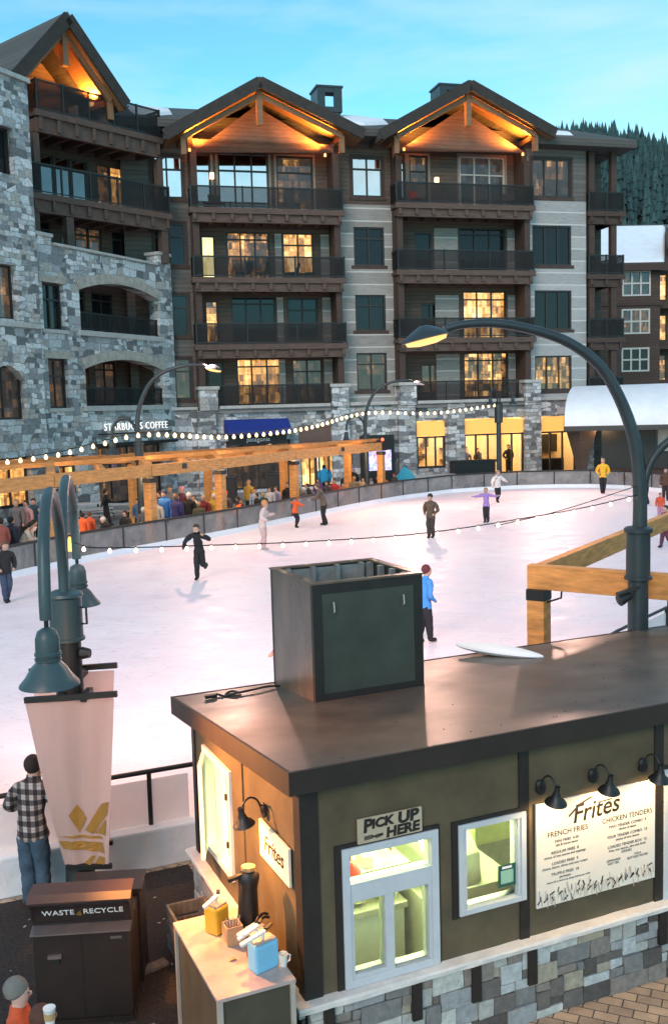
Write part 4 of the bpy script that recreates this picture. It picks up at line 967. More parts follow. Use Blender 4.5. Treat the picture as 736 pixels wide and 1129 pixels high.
BIG = [(0, 0, 0), (0, 0, .5), (-.05, 0, 1.1), (-.23, 0, 1.68), (-.53, 0, 2.2), (-.95, 0, 2.53), (-1.43, 0, 2.71), (-1.95, 0, 2.81), (-2.38, 0, 2.80), (-2.62, 0, 2.74)]
def rot2(p, a): return Vector((p[0]*math.cos(a)-p[1]*math.sin(a), p[0]*math.sin(a)+p[1]*math.cos(a), p[2]))
def arch_lamp(name, label, loc, rz, sc, m_, lit, hoop, hoopdir=0., group=None, zc=3.62, energy=0, cam_fix=True):
    t = thing(name, label, 'street lamp', loc, rz, group)
    r = .125
    MB().lathe([(.26, 0), (.26, .12), (.17, .2), (.145, .6), (.135, zc-.75), (.135, zc-.68)], 20).build('pole', M[m_], t, smooth=True)
    MB().lathe([(.15, zc-.72), (.185, zc-.71), (.185, zc-.67), (.16, zc-.66), (.16, zc-.08), (.19, zc-.07), (.19, zc-.02), (.165, zc), (.05, zc+.02)], 24).build('collar', M[m_], t, smooth=True)
    P = arc((0.02, 0, zc-.06), [Vector(p)*1. for p in BIG], 40); n = len(P)
    MB().tube(P, [.098-.05*(i/(n-1)) for i in range(n)], 12).build('arm', M[m_], t, smooth=True)
    h = P[-1]
    hd = MB().lathe([(.05, .12), (.10, .10), (.20, .05), (.30, -.01), (.325, -.05), (.30, -.055), (.2, 0.0)], 24, h+Vector((-.25, 0, -.06)), axis=(-.22, 0, 1)).build('lamp_head', M[m_], t, smooth=True)
    MB().lathe([(.28, -.058), (.26, -.10), (.12, -.13)], 20, h+Vector((-.25, 0, -.06)), axis=(-.22, 0, 1)).build('lens', M['lampglow'] if lit else M['white_plastic'], hd, smooth=True)
    if energy: lamp('street_light', 'SPOT', h+Vector((-.25, 0, -.3)), energy, (1, .62, .30), t, spot_size=rad(150), spot_blend=.6, shadow_soft_size=.25)
    if hoop:
        s = hoop
        H = [(0, 0, 0), (0, 0, .5*s), (.12*s, 0, .95*s), (.45*s, 0, 1.25*s), (.85*s, 0, 1.2*s), (1.12*s, 0, .85*s), (1.2*s, 0, .35*s)]
        Q = arc((.06, 0, zc-.06), H, 24)
        Q = [rot2(q, hoopdir) for q in Q]
        MB().tube(Q, .055, 10).build('arm', M[m_], t, smooth=True)
        bell(t, Q[-1]+Vector((0, 0, -.62)), .9, m_, lit)
    t.scale = (sc,)*3
    return t
bl = arch_lamp('street_lamp', 'tall dark street lamp with a great arched arm behind the kiosk roof', (4.09, 13.35, GZ), rad(4), 1., 'lamp_iron', True, 1.0, rad(0), zc=3.80, energy=160)
MB().lathe([(.03, 0), (.05, .02), (.075, .16), (.08, .20), (.02, .21)], 14, (-.14, -.12, 2.9), axis=(-.9, -.25, -.32)).build('floodlight', M['iron'], bl, smooth=True).scale = (1, 1, 1)
MB().bar((-.03, -.10, 3.0), (-.36, -.2, 2.93), .07, .035).build('bracket', M['frame_dark'], bl)
arch_lamp('street_lamp', 'dark arched street lamp glowing orange before the stone building', (-8.3, 43.0, GZ), rad(180), 1.18, 'lamp_iron', True, .75, rad(0), energy=260)
arch_lamp('street_lamp', 'unlit arched street lamp between the screen and the blue shop awning', (1.95, 57.6, GZ), rad(180), 1.1, 'lamp_iron', False, .8, 0.)
tl = thing('street_lamp', 'slim double hooped lamp post in front of the lit shop windows', 'street lamp', (10.6, 63.6, GZ))
MB().lathe([(.30, 0), (.30, .2), (.17, .3), (.15, 4.3), (.26, 4.32), (.26, 5.5), (.2, 5.55)], 14).build('pole', M['lamp_iron'], tl, smooth=True)
for q in (-1, 1):
    P = arc((q*.08, 0, 5.5), [(0, 0, 0), (q*.02, -.1, .5), (q*.25, -.5, .95), (q*.5, -.95, .9), (q*.62, -1.2, .5)], 16)
    MB().tube(P, .06, 8).build('arm', M['lamp_iron'], tl, smooth=True); bell(tl, P[-1]+Vector((0, 0, -.55)), .85, 'lamp_iron', True)
# the near lamp with its banners
NL = Vector((-2.96, 10.75, GZ))
nl = thing('street_lamp', 'teal street lamp with two hooped bell lights beside the waste bin', 'street lamp', NL)
zc = 3.58
MB().lathe([(.26, 0), (.26, .12), (.17, .2), (.152, .6), (.148, zc-.5)], 24).build('pole', M['iron'], nl, smooth=True)
MB().lathe([(.155, zc-.53), (.195, zc-.52), (.195, zc-.49), (.178, zc-.48), (.178, zc-.05), (.20, zc-.03), (.19, zc), (.12, zc+.03)], 28).build('collar', M['teal'], nl, smooth=True)
MB().tube([(.17, -.02, zc-.34), (.235, -.04, zc-.34), (.235, -.04, zc-.16), (.17, -.02, zc-.16)], .013, 6).build('handle', M['iron'], nl)
MB().lathe([(.05, 0), (.07, .03), (.05, .12)], 12, (.14, -.05, zc-.66), axis=(1, -.2, 0)).build('junction_box', M['iron'], nl)
fd = Vector((.178, -.984, 0)); rd = -fd
for d_, s_ in ((fd, 1.), (rd, .98)):
    R_ = 1.88*s_
    H = [(0, 0, 0), (0, 0, .38), (.18, 0, .80), (.55, 0, 1.10), (.95, 0, 1.20), (1.35, 0, 1.10), (1.70, 0, .80), (1.86, 0, .38), (1.88, 0, .12)]
    P = arc((0, 0, 0), H, 40); P = [Vector((d_.x*(.06+p.x), d_.y*(.06+p.x), zc-.02+p.z)) for p in P]
    MB().tube(P, .056, 14).build('arm', M['teal'], nl, smooth=True)
    e = P[-1]; MB().tube([e+Vector((0, 0, .02)), e+Vector((0, 0, -.16))], .022, 8).build('stem', M['iron'], nl)
    bell(nl, e+Vector((0, 0, -.60)), .86, 'teal', True)
    L_ = lamp('bell_light', 'SPOT', e+Vector((0, 0, -.58)), BELL if d_ is fd else BELL*.2, (1, .36, .08), nl, spot_size=rad(100 if d_ is fd else 160), spot_blend=.9, shadow_soft_size=.07)
    if d_ is fd: lamp('bell_glow', 'POINT', e+Vector((0, .1, -.62)), 24, (1, .42, .16), nl, shadow_soft_size=.08)
    if d_ is fd: L_.rotation_euler = Vector((-1.55, .15, 1.0)).to_track_quat('Z', 'Y').to_euler()
def banner(label, y, lean, emblem):
    """tapering cloth hung from an arm on the lamp post"""
    t = thing('banner', label, 'banner', NL+Vector((.09 if emblem else -.03, 0, 0)))
    zt, zb = 2.46, .63
    if not emblem: zt = 2.62
    m = MB(); nx_, nz_ = 14, 18; vs = []
    for j in range(nz_+1):
        f = j/nz_; z = zt+(zb-zt)*f; hw = .475-.235*f; cx = -.02+.09*f+lean*f
        for i in range(nx_+1):
            s = -1+2*i/nx_
            vs.append((cx+s*hw, y+.05*math.sin(s*2.6+f*1.2)*(.25+.75*math.sin(PI*f))*.8+.015*math.sin(s*9+f*3), z))
    m.add(vs, [(j*(nx_+1)+i, j*(nx_+1)+i+1, (j+1)*(nx_+1)+i+1, (j+1)*(nx_+1)+i) for j in range(nz_) for i in range(nx_)])
    c = m.build('cloth', M['banner'], t, smooth=True)
    MB().bar((-.50, y, zt+.02), (.50, y-.03, zt+.07), .05, .06).build('bar', M['black'], t)
    MB().bar((-.16+lean, y, zb-.03), (.34+lean, y, zb-.03), .05, .05).build('bar', M['black'], t)
    for x in (-.13, .13): MB().box(x-.035, x+.035, min(y, -.0), max(y, 0), zt-.02, zt+.06).build('bracket', M['black'], t)
    if emblem:
        def par(pts): return pts
        def at(px_, py_): q = onY(px_, py_, NL.y+y-.02); return (q.x-NL.x-.09, q.z-NL.z+.055)
        g = MB()
        def cx(c): return (c[0]*.2989, 800+c[1]*.2988)
        shapes = [[(257, 348), (283, 313), (318, 365), (293, 415)], [(312, 408), (372, 312), (402, 298), (396, 345), (345, 420)], [(352, 420), (392, 362), (389, 424)],
                  [(218, 427), (265, 424), (372, 430), (380, 440), (300, 436)], [(220, 442), (378, 452), (386, 490), (330, 482), (238, 472)], [(310, 530), (338, 500), (352, 500), (336, 533)], [(352, 531), (365, 502), (388, 505), (385, 531)]]
        for sh_ in shapes:
            P = [at(*cx(p)) for p in sh_]
            bmq = bmesh.new(); vv = [bmq.verts.new((px_, 0, pz_)) for px_, pz_ in P]; fq = bmq.faces.new(vv)
            bmesh.ops.triangulate(bmq, faces=[fq]); bmesh.ops.subdivide_edges(bmq, edges=bmq.edges[:], cuts=5, use_grid_fill=True)
            for v_ in bmq.verts:
                fz_ = (zt-v_.co.z)/(zt-zb); fz_ = min(1., fz_); sx_ = (v_.co.x-(-.02+.09*fz_))/(.475-.235*fz_)
                v_.co.y = y+.05*math.sin(sx_*2.6+fz_*1.2)*(.25+.75*math.sin(PI*fz_))*.8+.015*math.sin(sx_*9+fz_*3)-.016
            bmq.verts.index_update(); g.add([v_.co.copy() for v_ in bmq.verts], [[v_.index for v_ in f_.verts] for f_ in bmq.faces]); bmq.free()
        g.build('emblem', M['gold'], c, smooth=True)
    return t
banner('pink white tapering banner with a gold emblem on the near lamp post', -.30, 0., True)
banner('plain pink banner hanging behind the banner with the gold emblem', .30, .0, False)

# ------------------------------------------------------------------ strings of bulbs
def strand(label, pts, step, br, mname, sag=True, wires=()):
    P = [Vector(p) for p in pts]; o = P[0].copy(); t = thing('string_lights', label, 'string lights', o)
    P = [p-o for p in P]
    MB().tube(P, .007 if br < .05 else .022, 5).build('wire', M['black'], t)
    for w_ in wires: MB().tube([Vector(q)-o for q in w_], .006, 5).build('wire', M['black'], t)
    base_ = None; acc = step*.5
    for a, b in zip(P, P[1:]):
        L = (b-a).length; s = acc
        while s < L:
            q = a.lerp(b, s/L)
            if base_ is None:
                base_ = MB().lathe([(br*.3, 0), (br*.45, -br*.5), (br*.95, -br*1.3), (br, -br*1.9), (br*.7, -br*2.6), (br*.1, -br*2.8)], 8).build('bulb', M[mname], t, smooth=True); base_.location = q
                MB().cyl(br*.4, -br*.2, br*.7, 6).build('socket', M['black'], base_)
            else:
                c = base_.copy(); COL.objects.link(c); c.parent = t; c.location = q
                for g in base_.children: k = g.copy(); COL.objects.link(k); k.parent = c
            s += step
        acc = s-L
    return t
def pxline(L): return [onY(x, y, Y) for x, y, Y in L]
def dense(L, k=6):
    return arc((0, 0, 0), pxline(L), k*(len(L)-1))
def added_spot(loc, target, energy, col, size, parent_name):  # added spots with no lamp body, put in to brighten the ice
    d = Vector(target)-Vector(loc)
    L = lamp('added_rink_spot', 'SPOT', loc, energy, col, None, spot_size=rad(size), spot_blend=1., shadow_soft_size=.35)
    L.rotation_euler = (-d).to_track_quat('Z', 'Y').to_euler()
added_spot((1.4, 13.6, 5.95), (1.5, 27, 0), FL*.55, (1, .66, .58), 110, '')
added_spot((-5.2, 43, 7.4), (1, 33, 0), FL*.9, (1, .58, .46), 120, '')
added_spot((4.7, 57.4, 7.1), (5, 43, 0), FL*.9, (1, .58, .46), 120, '')
added_spot((13.5, 62.5, 6.5), (11.5, 48, 0), FL*.9, (1, .58, .46), 120, '')
added_spot((-2.8, 12.6, 4.2), (-5.5, 24, 0), FL*.30, (1, .68, .60), 115, '')
for x, q_ in ((62, .5), (165, .5), (247, .5), (329, .4), (400, .3)):
    p = lerp_px(PF, x).lerp(lerp_px(PR, x), q_*.6); lamp('pergola_light', 'POINT', (p.x, p.y, 2.75), PERG, (1, .62, .30), None, shadow_soft_size=.3)
strand('near string of bulbs strung over the ice between the two big lamp posts', dense([(82, 598, 10.7), (100, 603.5, 10.85), (152, 603.5, 11.0), (236, 601, 11.3), (340, 597, 11.7), (470, 587.5, 12.2), (600, 567.5, 12.8), (660, 556, 13.1), (704, 545, 13.3)]), .285, .021, 'bulb',
       wires=[dense([(545, 580, 12.6), (620, 562, 12.9), (704, 535, 13.3)])])
strand('far string of bulbs looping past the stone building to the double hooped lamp post', dense([(-40, 512, 40.), (0, 507, 41), (60, 499, 42), (110, 487, 43), (160, 476, 43), (240, 479, 47), (300, 475, 50), (345, 468, 53), (404, 453, 57.5), (480, 453, 60), (549, 444, 63.4)], 7), .52, .085, 'bulb_far')
# ------------------------------------------------------------------ kiosk
KR = rad(23.8); KO = Vector((-.33, 7.59, 0))
def K(s, t, z): return KO+Vector((s*math.cos(KR)-t*math.sin(KR), s*math.sin(KR)+t*math.cos(KR), z))
def kt(name, label, cat, s=0, t=0, z=0, group=None, rz=0.): return thing(name, label, cat, K(s, t, z), KR+rz, group)
kiosk = kt('food_kiosk', 'small olive food kiosk with flat brown roof and cut stone base', 'kiosk')
KL = 8.6; KD = 3.1; KS = .09
def rz_(t): return 2.51-KS*t
m = MB()
FO = [(.40, 1.155, .64, 1.70), (1.47, 2.05, .99, 1.70), (3.72, 4.6, .62, 1.78), (5.2, 6.2, .9, 1.8)]
m.wall(0, KL, .0, 2.33, 0, .12, [(q[0]-.012, q[1]+.012, q[2]-.012, q[3]+.012) for q in FO]); m.build('wall', M['kiosk_wall'], kiosk)
def side(p): return (p[1], p[0], p[2])          # drawn as (t, depth, z)
m = MB(side); m.wall(.12, KD, .0, lambda t: rz_(t)-.185, 0, .12, [(1.828, 2.632, .828, 1.832)]); m.build('wall', M['kiosk_wall'], kiosk)
m = MB(); m.wall(.12, KL, .0, rz_(KD)-.19, KD-.12, .12, []); m.build('wall', M['kiosk_wall'], kiosk)
m = MB(side); m.wall(.12, KD-.12, .0, 2.05, KL-.12, .12, []); m.build('wall', M['kiosk_wall'], kiosk)
MB().box(.12, KL-.12, .12, KD-.12, -.1, .0).build('floor_slab', M['concrete'], kiosk)
m = MB(); t0, t1, s0, s1 = -.10, 3.42, -.11, KL+.1
m.add([(s0, t0, rz_(t0)), (s1, t0, rz_(t0)), (s1, t1, rz_(t1)), (s0, t1, rz_(t1)), (s0, t0, rz_(t0)-.19), (s1, t0, rz_(t0)-.19), (s1, t1, rz_(t1)-.19), (s0, t1, rz_(t1)-.19)], [(0, 1, 2, 3), (7, 6, 5, 4)])
def roofmesh():
    """the roof sheet with slight dents, as thin sheet metal has"""
    nx_, ny_ = 46, 20; R = random.Random(5); b = MB()
    from mathutils import noise
    vs = []
    for j in range(ny_+1):
        for i in range(nx_+1):
            s = s0+(s1-s0)*i/nx_; t = t0+(t1-t0)*j/ny_
            e = min(i, nx_-i, j, ny_-j); a = 0 if e == 0 else 1
            vs.append((s, t, rz_(t)+a*.008*noise.noise((s*1.3, t*1.7, .3))+a*.004*noise.noise((s*4, t*4, 2.))))
    b.add(vs, [(j*(nx_+1)+i, j*(nx_+1)+i+1, (j+1)*(nx_+1)+i+1, (j+1)*(nx_+1)+i) for j in range(ny_) for i in range(nx_)])
    return b
b = roofmesh(); n = len(b.v)
rfo = b.build('roof', M['kiosk_roof'], kiosk, smooth=True)
m = MB(); T = .028
m.box(s0, s1, t0-T+.0, t0-.001, rz_(t0)-.185, rz_(t0)+.004); m.box(s0, s1, t1+.001, t1+T, rz_(t1)-.185, rz_(t1)+.004)
for x0, x1 in ((s0-T, s0-.001), (s1+.001, s1+T)):
    m.add([(x0, t0-T, rz_(t0)+.006), (x1, t0-T, rz_(t0)+.006), (x1, t1+T, rz_(t1)+.006), (x0, t1+T, rz_(t1)+.006), (x0, t0-T, rz_(t0)-.187), (x1, t0-T, rz_(t0)-.187), (x1, t1+T, rz_(t1)-.187), (x0, t1+T, rz_(t1)-.187)],
          [(0, 1, 2, 3), (7, 6, 5, 4), (0, 4, 5, 1), (1, 5, 6, 2), (2, 6, 7, 3), (3, 7, 4, 0)])
m.add([(s0, t0, rz_(t0)-.184), (s1, t0, rz_(t0)-.184), (s1, t1, rz_(t1)-.184), (s0, t1, rz_(t1)-.184)], [(3, 2, 1, 0)])
m.build('fascia', M['kiosk_fascia'], rfo)
m = MB()
for k in range(40):
    s = random.uniform(.2, 6.5); t = random.uniform(.0, .5) if k < 26 else random.uniform(.5, 3.0)
    m.lathe([(.008, 0), (.006, .005)], 6, (s, t, rz_(t)+.003))
m.build('screw', M['black'], rfo)
# trim boards
m = MB(); m.box(-.018, .14, -.018, -.002, .565, 2.325); m.box(-.018, -.002, -.002, .12, .565, 2.325); m.build('corner_board', M['kiosk_trim'], kiosk)
for s in (2.09, 3.6, 5.0, 6.6): MB().box(s-.05, s+.05, -.018, -.002, .565, 2.325).build('batten', M['kiosk_trim'], kiosk)
MB().box(-.014, -.002, 1.42, 1.50, .565, 2.2).build('batten', M['kiosk_wall'], kiosk)
MB().box(-.018, -.002, KD-.1, KD, .565, 2.04).build('batten', M['kiosk_trim'], kiosk)
# stone base of single cut blocks
def ashlar(L, z0, z1, place, seed):
    R = random.Random(seed); cw, chh = .075, (z1-z0)/8; nx_ = int(L/cw); grid = [[0]*nx_ for _ in range(8)]; out = []
    for j in range(8):
        for i in range(nx_):
            if grid[j][i]: continue
            for _ in range(8):
                w = R.choice((2, 2, 3, 3, 4, 5)); h = R.choice((1, 1, 2, 2, 2)) if w < 5 else R.choice((1, 2))
                if i+w <= nx_ and j+h <= 8 and not any(grid[b][a] for b in range(j, j+h) for a in range(i, i+w)): break
            else:
                w = 1; h = 1
                while i+w < nx_ and w < 3 and not grid[j][i+w]: w += 1
            for b in range(j, j+h):
                for a in range(i, i+w): grid[b][a] = 1
            out.append((i*cw+.004, (i+w)*cw-.004, z0+j*chh+.004, z0+(j+h)*chh-.004, R.uniform(.035, .062)))
    m = MB(place)
    for a, b, lo, hi, d in out:
        c = [R.uniform(-.008, .008) for _ in range(8)]
        v = [(a+c[0], -d, lo+c[1]), (b+c[2], -d, lo+c[3]), (b+c[4], -d, hi+c[5]), (a+c[6], -d, hi+c[7]), (a, 0, lo), (b, 0, lo), (b, 0, hi), (a, 0, hi)]
        m.add(v, [(0, 1, 2, 3), (0, 4, 5, 1), (1, 5, 6, 2), (2, 6, 7, 3), (3, 7, 4, 0), (7, 6, 5, 4)])
    return m
MB().box(0, KL, -.012, .11, GZ, .49).build('footing', M['mortar'], kiosk)
ashlar(KL, GZ, .49, lambda p: (p[0], p[1]-.012, p[2]), 4).build('stone_base', M['block'], kiosk, bevel=.007)
MB().box(-.012, -.0, .11, KD, GZ, .49).build('footing', M['mortar'], kiosk)
ashlar(KD-.02, GZ, .49, lambda p: (p[1]-.012, p[0], p[2]), 9).build('stone_base', M['block'], kiosk, bevel=.007)
m = MB()
pr = [(-.112, .51), (-.112, .545), (-.10, .562), (-.003, .572), (-.003, .51)]
n = 60; R = random.Random(2); vs = []; 
for i in range(n+1):
    for y, z in pr: q = R.uniform(-.006, .006) if y < -.1 else 0; vs.append((-.108+(KL+.108)*i/n, y+q, z+R.uniform(-.003, .003)))
fs = [(i*5+k, i*5+(k+1) % 5, (i+1)*5+(k+1) % 5, (i+1)*5+k) for i in range(n) for k in range(5)]+[(4, 3, 2, 1, 0), tuple(n*5+k for k in range(5))]
m.add(vs, fs); m.build('sill', M['sill'], kiosk, smooth=False)
m = MB(); vs = []
for i in range(25):
    for y, z in pr: q = R.uniform(-.006, .006) if y < -.1 else 0; vs.append((y+q, -.003+(KD+.1)*i/24, z+R.uniform(-.003, .003)))
m.add(vs, [(i*5+k, i*5+(k+1) % 5, (i+1)*5+(k+1) % 5, (i+1)*5+k) for i in range(24) for k in range(5)]+[(4, 3, 2, 1, 0), tuple(120+k for k in range(5))])
m.build('sill', M['sill'], kiosk)
for s in (.16, .96, 1.54, 2.12, 3.6, 4.6): MB().box(s-.045, s+.045, -.095, -.02, .17, .505).build('bracket', M['kiosk_trim'], kiosk)
# windows
def kwin(a, b, lo, hi, bars, fr=.065, mname='kiosk_frame', dark=.045, left_dark=.06):
    d = MB(); d.box(a-fr-left_dark, a-fr, -.016, -.001, lo-fr-.02, hi+fr+.035); d.box(a-fr, b+fr+.02, -.016, -.001, hi+fr, hi+fr+.035)
    d.box(b+fr, b+fr+.02, -.016, -.001, lo-fr-.02, hi+fr)
    m = MB(); y0, y1 = -.035, .117
    m.box(a-fr, a, y0, y1, lo-fr, hi+fr); m.box(b, b+fr, y0, y1, lo-fr, hi+fr); m.box(a, b, y0, y1, hi, hi+fr); m.box(a, b, y0, y1, lo-fr, lo)
    for q in bars: m.box(*q[:2], y0+.012, y1-.012, *q[2:])
    f = m.build('window', M[mname], kiosk, bevel=.004)
    d.build('casing', M['kiosk_trim'], f)
    MB().box(a, b, .03, .036, lo, hi).build('pane', M['glass_kiosk'], f)
    return f
kwin(*FO[0], [(.40, 1.155, 1.30, 1.44), (.715, .795, .64, 1.30), (.40, .43, .64, 1.30), (.43, .715, .64, .675), (1.125, 1.155, .64, 1.30), (.40, 1.155, 1.44, 1.455)])
kwin(*FO[1], [(1.47, 1.50, .99, 1.70), (2.02, 2.05, .99, 1.70)], fr=.05)
kwin(*FO[2], [(3.72, 4.6, 1.30, 1.42), (4.1, 4.18, .62, 1.3)], left_dark=.02)
kwin(*FO[3], [])
# the side casement standing open
m = MB(side); a, b, lo, hi = 1.84, 2.62, .84, 1.82
m.box(a-.06, a, -.03, .08, lo-.06, hi+.06); m.box(b, b+.06, -.03, .08, lo-.06, hi+.06); m.box(a, b, -.03, .08, hi, hi+.06); m.box(a, b, -.03, .08, lo-.06, lo); m.box(2.19, 2.27, -.02, .07, lo, hi)
f = m.build('window', M['white_plastic'], kiosk)
def sash(t_h, ang, w):
    c, s_ = math.cos(ang), math.sin(ang)
    xf = lambda p: (-(p[0]*s_)-p[1]*c-.03, t_h+p[0]*c-p[1]*s_, p[2])
    m = MB(xf); h = hi-lo
    m.box(0, .05, -.02, .02, lo, hi); m.box(w-.05, w, -.02, .02, lo, hi); m.box(.05, w-.05, -.02, .02, lo, lo+.06); m.box(.05, w-.05, -.02, .02, hi-.05, hi)
    o = m.build('sash', M['white_plastic'], f)
    q = MB(xf); q.box(.05, w-.05, -.004, .004, lo+.06, hi-.05); q.build('pane', M['glass_kiosk'], f)
sash(2.62, rad(180)+rad(-22), .40); 
m = MB(side); m.box(a+.02, a+.05, .02, .05, lo, hi); m.box(2.14, 2.19, .02, .05, lo, hi); m.box(a+.05, 2.14, .02, .05, lo, lo+.05); m.box(a+.05, 2.14, .02, .05, hi-.05, hi); m.build('sash', M['white_plastic'], f)
m = MB(side)
for z in (1.1, 1.58): m.box(a+.0, a+.03, -.05, -.03, z, z+.06)
m.build('hinge', M['black'], f)
# inside
m = MB(); m.box(.14, KL-.14, 2.86, 2.9, .0, 2.05); m.box(.14, KL-.14, .13, 2.86, 2.04, 2.06); m.box(.125, .14, .13, 2.86, 0, .83); m.box(.125, .14, .13, 1.8, .83, 2.04); m.box(2.30, 2.34, 1.2, 2.86, 0, 2.04)
m.build('lining', M['interior'], kiosk)
for s, e in ((.9, 52), (1.75, 60), (4.2, 60)):
    lamp('kiosk_ceiling_light', 'AREA', (s, 1.0 if s != 1.75 else .8, 2.02), e, (.95, .98, .46), kiosk, shape='RECTANGLE', size=.5, size_y=1.2)
m = MB(); m.box(-.02, .02, -.001, 0, 0, 0)
t = kt('serving_counter', 'pale steel serving counter with trays inside the pick up window', 'counter', .2, .45, 0)
MB().box(0, 1.05, .15, .9, .78, .84).build('top', M['counter'], t, bevel=.006); MB().box(.03, 1.02, .17, .85, 0, .78).build('cabinet', M['white_plastic'], t)
for s, y in ((.62, .35), (.86, .42), (.78, .68), (.56, .70)): MB().lathe([(.03, 0), (.09, .012), (.1, .02)], 16, (s, y, .842)).build('dish', M['white_plastic'], t)
MB().box(.5, .95, .62, .88, .842, .86).build('tray', M['chrome'], t)
m = MB(); m.box(.05, .09, .5, .54, 0, 2.0)
t = kt('heat_lamp', 'red heat lamp hanging above a cardboard tray in the pick up window transom', 'heat lamp', .66, .50, 1.22)
MB().lathe([(.02, .30), (.02, .16), (.05, .14), (.10, .06), (.105, .05), (.08, .06)], 18, (-.03, 0, .02)).build('lamp_shade', M['red'], t, smooth=True)
MB().tube([(-.03, 0, .3), (-.03, 0, .6)], .012, 6).build('cord', M['black'], t)
t = kt('upper_shelf', 'steel shelf with boxes and scoop behind the pick up window transom', 'shelf', .2, .62, 1.19)
MB().box(-.06, 1.1, 0, .4, -.02, 0).build('board', M['zinc'], t)
for x, w_, h, mm in ((.38, .17, .10, 'card'), (.02, .22, .12, 'white_plastic'), (.66, .09, .11, 'white_plastic')): MB().box(x, x+w_, .06, .26, .002, h).build('box', M[mm], t, bevel=.005)
MB().bar((.95, .1, .12), (.78, .15, .3), .07, .03).build('scoop', M['napkin'], t)
t = kt('fryer_hood', 'sloping stainless fryer hood behind the square kiosk window', 'hood', 1.3, .3, 0)
MB(lambda p: (p[1], p[0], p[2])).prism([(.15, 1.22), (.62, 1.62), (.72, 1.62), (1.2, 1.5), (1.2, .95), (.12, .95)], .08, .62).build('hood', M['chrome'], t, bevel=.008)
MB().box(.0, .98, .1, 1.2, 0, .93).build('fryer', M['counter'], t, bevel=.01)
t = kt('taped_notice', 'small dark green notice taped in the corner of the square kiosk window', 'notice', 1.93, .02, 1.08)
MB().box(-.09, .09, 0, .004, 0, .20).build('sheet', mat('green_card', (.02, .10, .07), .6), t); MB().box(-.065, .065, -.003, -.001, .03, .15).build('print', mat('pale_green', (.30, .52, .38), .6), t)
MB().box(-.05, .05, -.003, -.001, .165, .185).build('print', M['white_ink'], t)
t = kt('shelf_unit', 'steel shelving with jars behind the right kiosk window', 'shelf', 3.7, 1.0, 0)
for z in (.8, 1.2, 1.55): MB().box(0, 1.0, 0, .4, z, z+.03).build('board', M['chrome'], t)
for k, (x, z) in enumerate(((.1, .83), (.3, .83), (.55, .83), (.15, 1.23), (.42, 1.23), (.2, 1.58))): MB().cyl(.07, 0, .2, 12, (x, .15, z)).build('jar', M['red' if k == 3 else 'white_plastic'], t)

# ------------------------------------------------------------------ signs and lamps on the kiosk
t = kt('pick_up_sign', 'tan pick up here sign over the kiosk service window', 'sign', .77, -.02, 1.89)
MB().box(-.295, .295, -.018, 0, -.105, .105).build('board', M['paper_sign'], t, bevel=.003)
text('P', .15, M['ink'], t, 'lettering', face_front(-.21, -.0205, .035, rad(2)), .0015, sx=1.05, shear=.1, bold=.006)
text('ICK', .105, M['ink'], t, 'lettering', face_front(-.075, -.0205, .045, rad(2)), .0015, sx=1.15, shear=.1, bold=.005)
text('UP', .13, M['ink'], t, 'lettering', face_front(.16, -.0205, .048, rad(2)), .0015, sx=1.2, shear=.1, bold=.006)
text('HERE', .115, M['ink'], t, 'lettering', face_front(.11, -.0205, -.052, rad(1.5)), .0015, sx=1.15, shear=.1, bold=.005)
m = MB()
for k in range(3): m.tube([(-.24+.0*k, -.021, -.05-.012*k), (-.17, -.021, -.045-.012*k), (-.13, -.021, -.075+.012*k), (-.07, -.021, -.06+.006*k)], .004, 5)
m.build('flourish', M['ink'], t)
t = kt('menu_board', 'lamplit white menu board with fries menu and fry pattern along its foot', 'menu board', 2.865, -.02, .83)
MB().box(-.665, .665, -.022, 0, 0, .96).build('board', M['board_face'], t, bevel=.003)
text('Frites', .235, M['ink'], t, 'lettering', face_front(-.02, -.0235, .80, rad(3)), .0012, sx=.98, shear=.22, bold=.003)
m = MB(); m.tube([(-.32, -.024, .79), (-.2, -.024, .88), (-.07, -.024, .925)], .009, 6); m.tube([(.0, -.024, .86), (.16, -.024, .865)], .006, 6); m.build('flourish', M['ink'], t)
def row(txt, size, x, z, col='ink', sx=1.): text(txt, size, M[col], t, 'lettering', face_front(x, -.0235, z), .0008, sx=sx)
row('FRENCH FRIES', .070, -.33, .655, sx=1.0); row('CHICKEN TENDERS', .066, .34, .665, sx=1.0)
for x, z, a, b in ((-.34, .585, 'MINI FRIES  4.50', 'salt & house sauce'), (-.36, .485, 'REGULAR FRIES  8', 'choice of two sauces and toppings'), (-.36, .385, 'LOADED FRIES  9', 'cheese, bacon, chives and sour cream'), (-.36, .285, 'TRUFFLE FRIES  10', 'parmesan'),
                   (.34, .595, 'TWO TENDER COMBO  9', 'choice of sauce'), (.34, .50, 'FOUR TENDER COMBO  13', 'choice of two sauces'), (.34, .405, 'LOADED TENDER BOX  15', 'fries, two sauces, slaw and drink')):
    row(a, .036, x, z, sx=1.05); row(b, .031, x, z-.036, sx=1.05)
row('DRINKS', .034, .33, .335); row('LEMONADE', .03, .18, .275); row('HOT TEA', .03, .18, .245); row('COLA', .03, .46, .285); row('BOTTLED WATER', .03, .46, .255)
row('please tell us about any allergy before you order', .022, -.32, .215, sx=1.1)
m = MB(); R = random.Random(12)
for k in range(38):
    x = -.63+1.26*(k//2)/18.5+R.uniform(-.01, .01); z = R.uniform(.035, .10) if k % 2 else R.uniform(.10, .175)*(.6+.4*math.sin(k*1.7)**2)
    a_ = R.uniform(.3, 2.4); w_ = R.uniform(.022, .032); d_ = Vector((math.cos(a_), 0, math.sin(a_)))*w_
    m.bar(Vector((x, -.0232, z))-d_, Vector((x, -.0232, z))+d_, .002, .013)
m.build('fry_pattern', M['ink'], t)
m = MB()
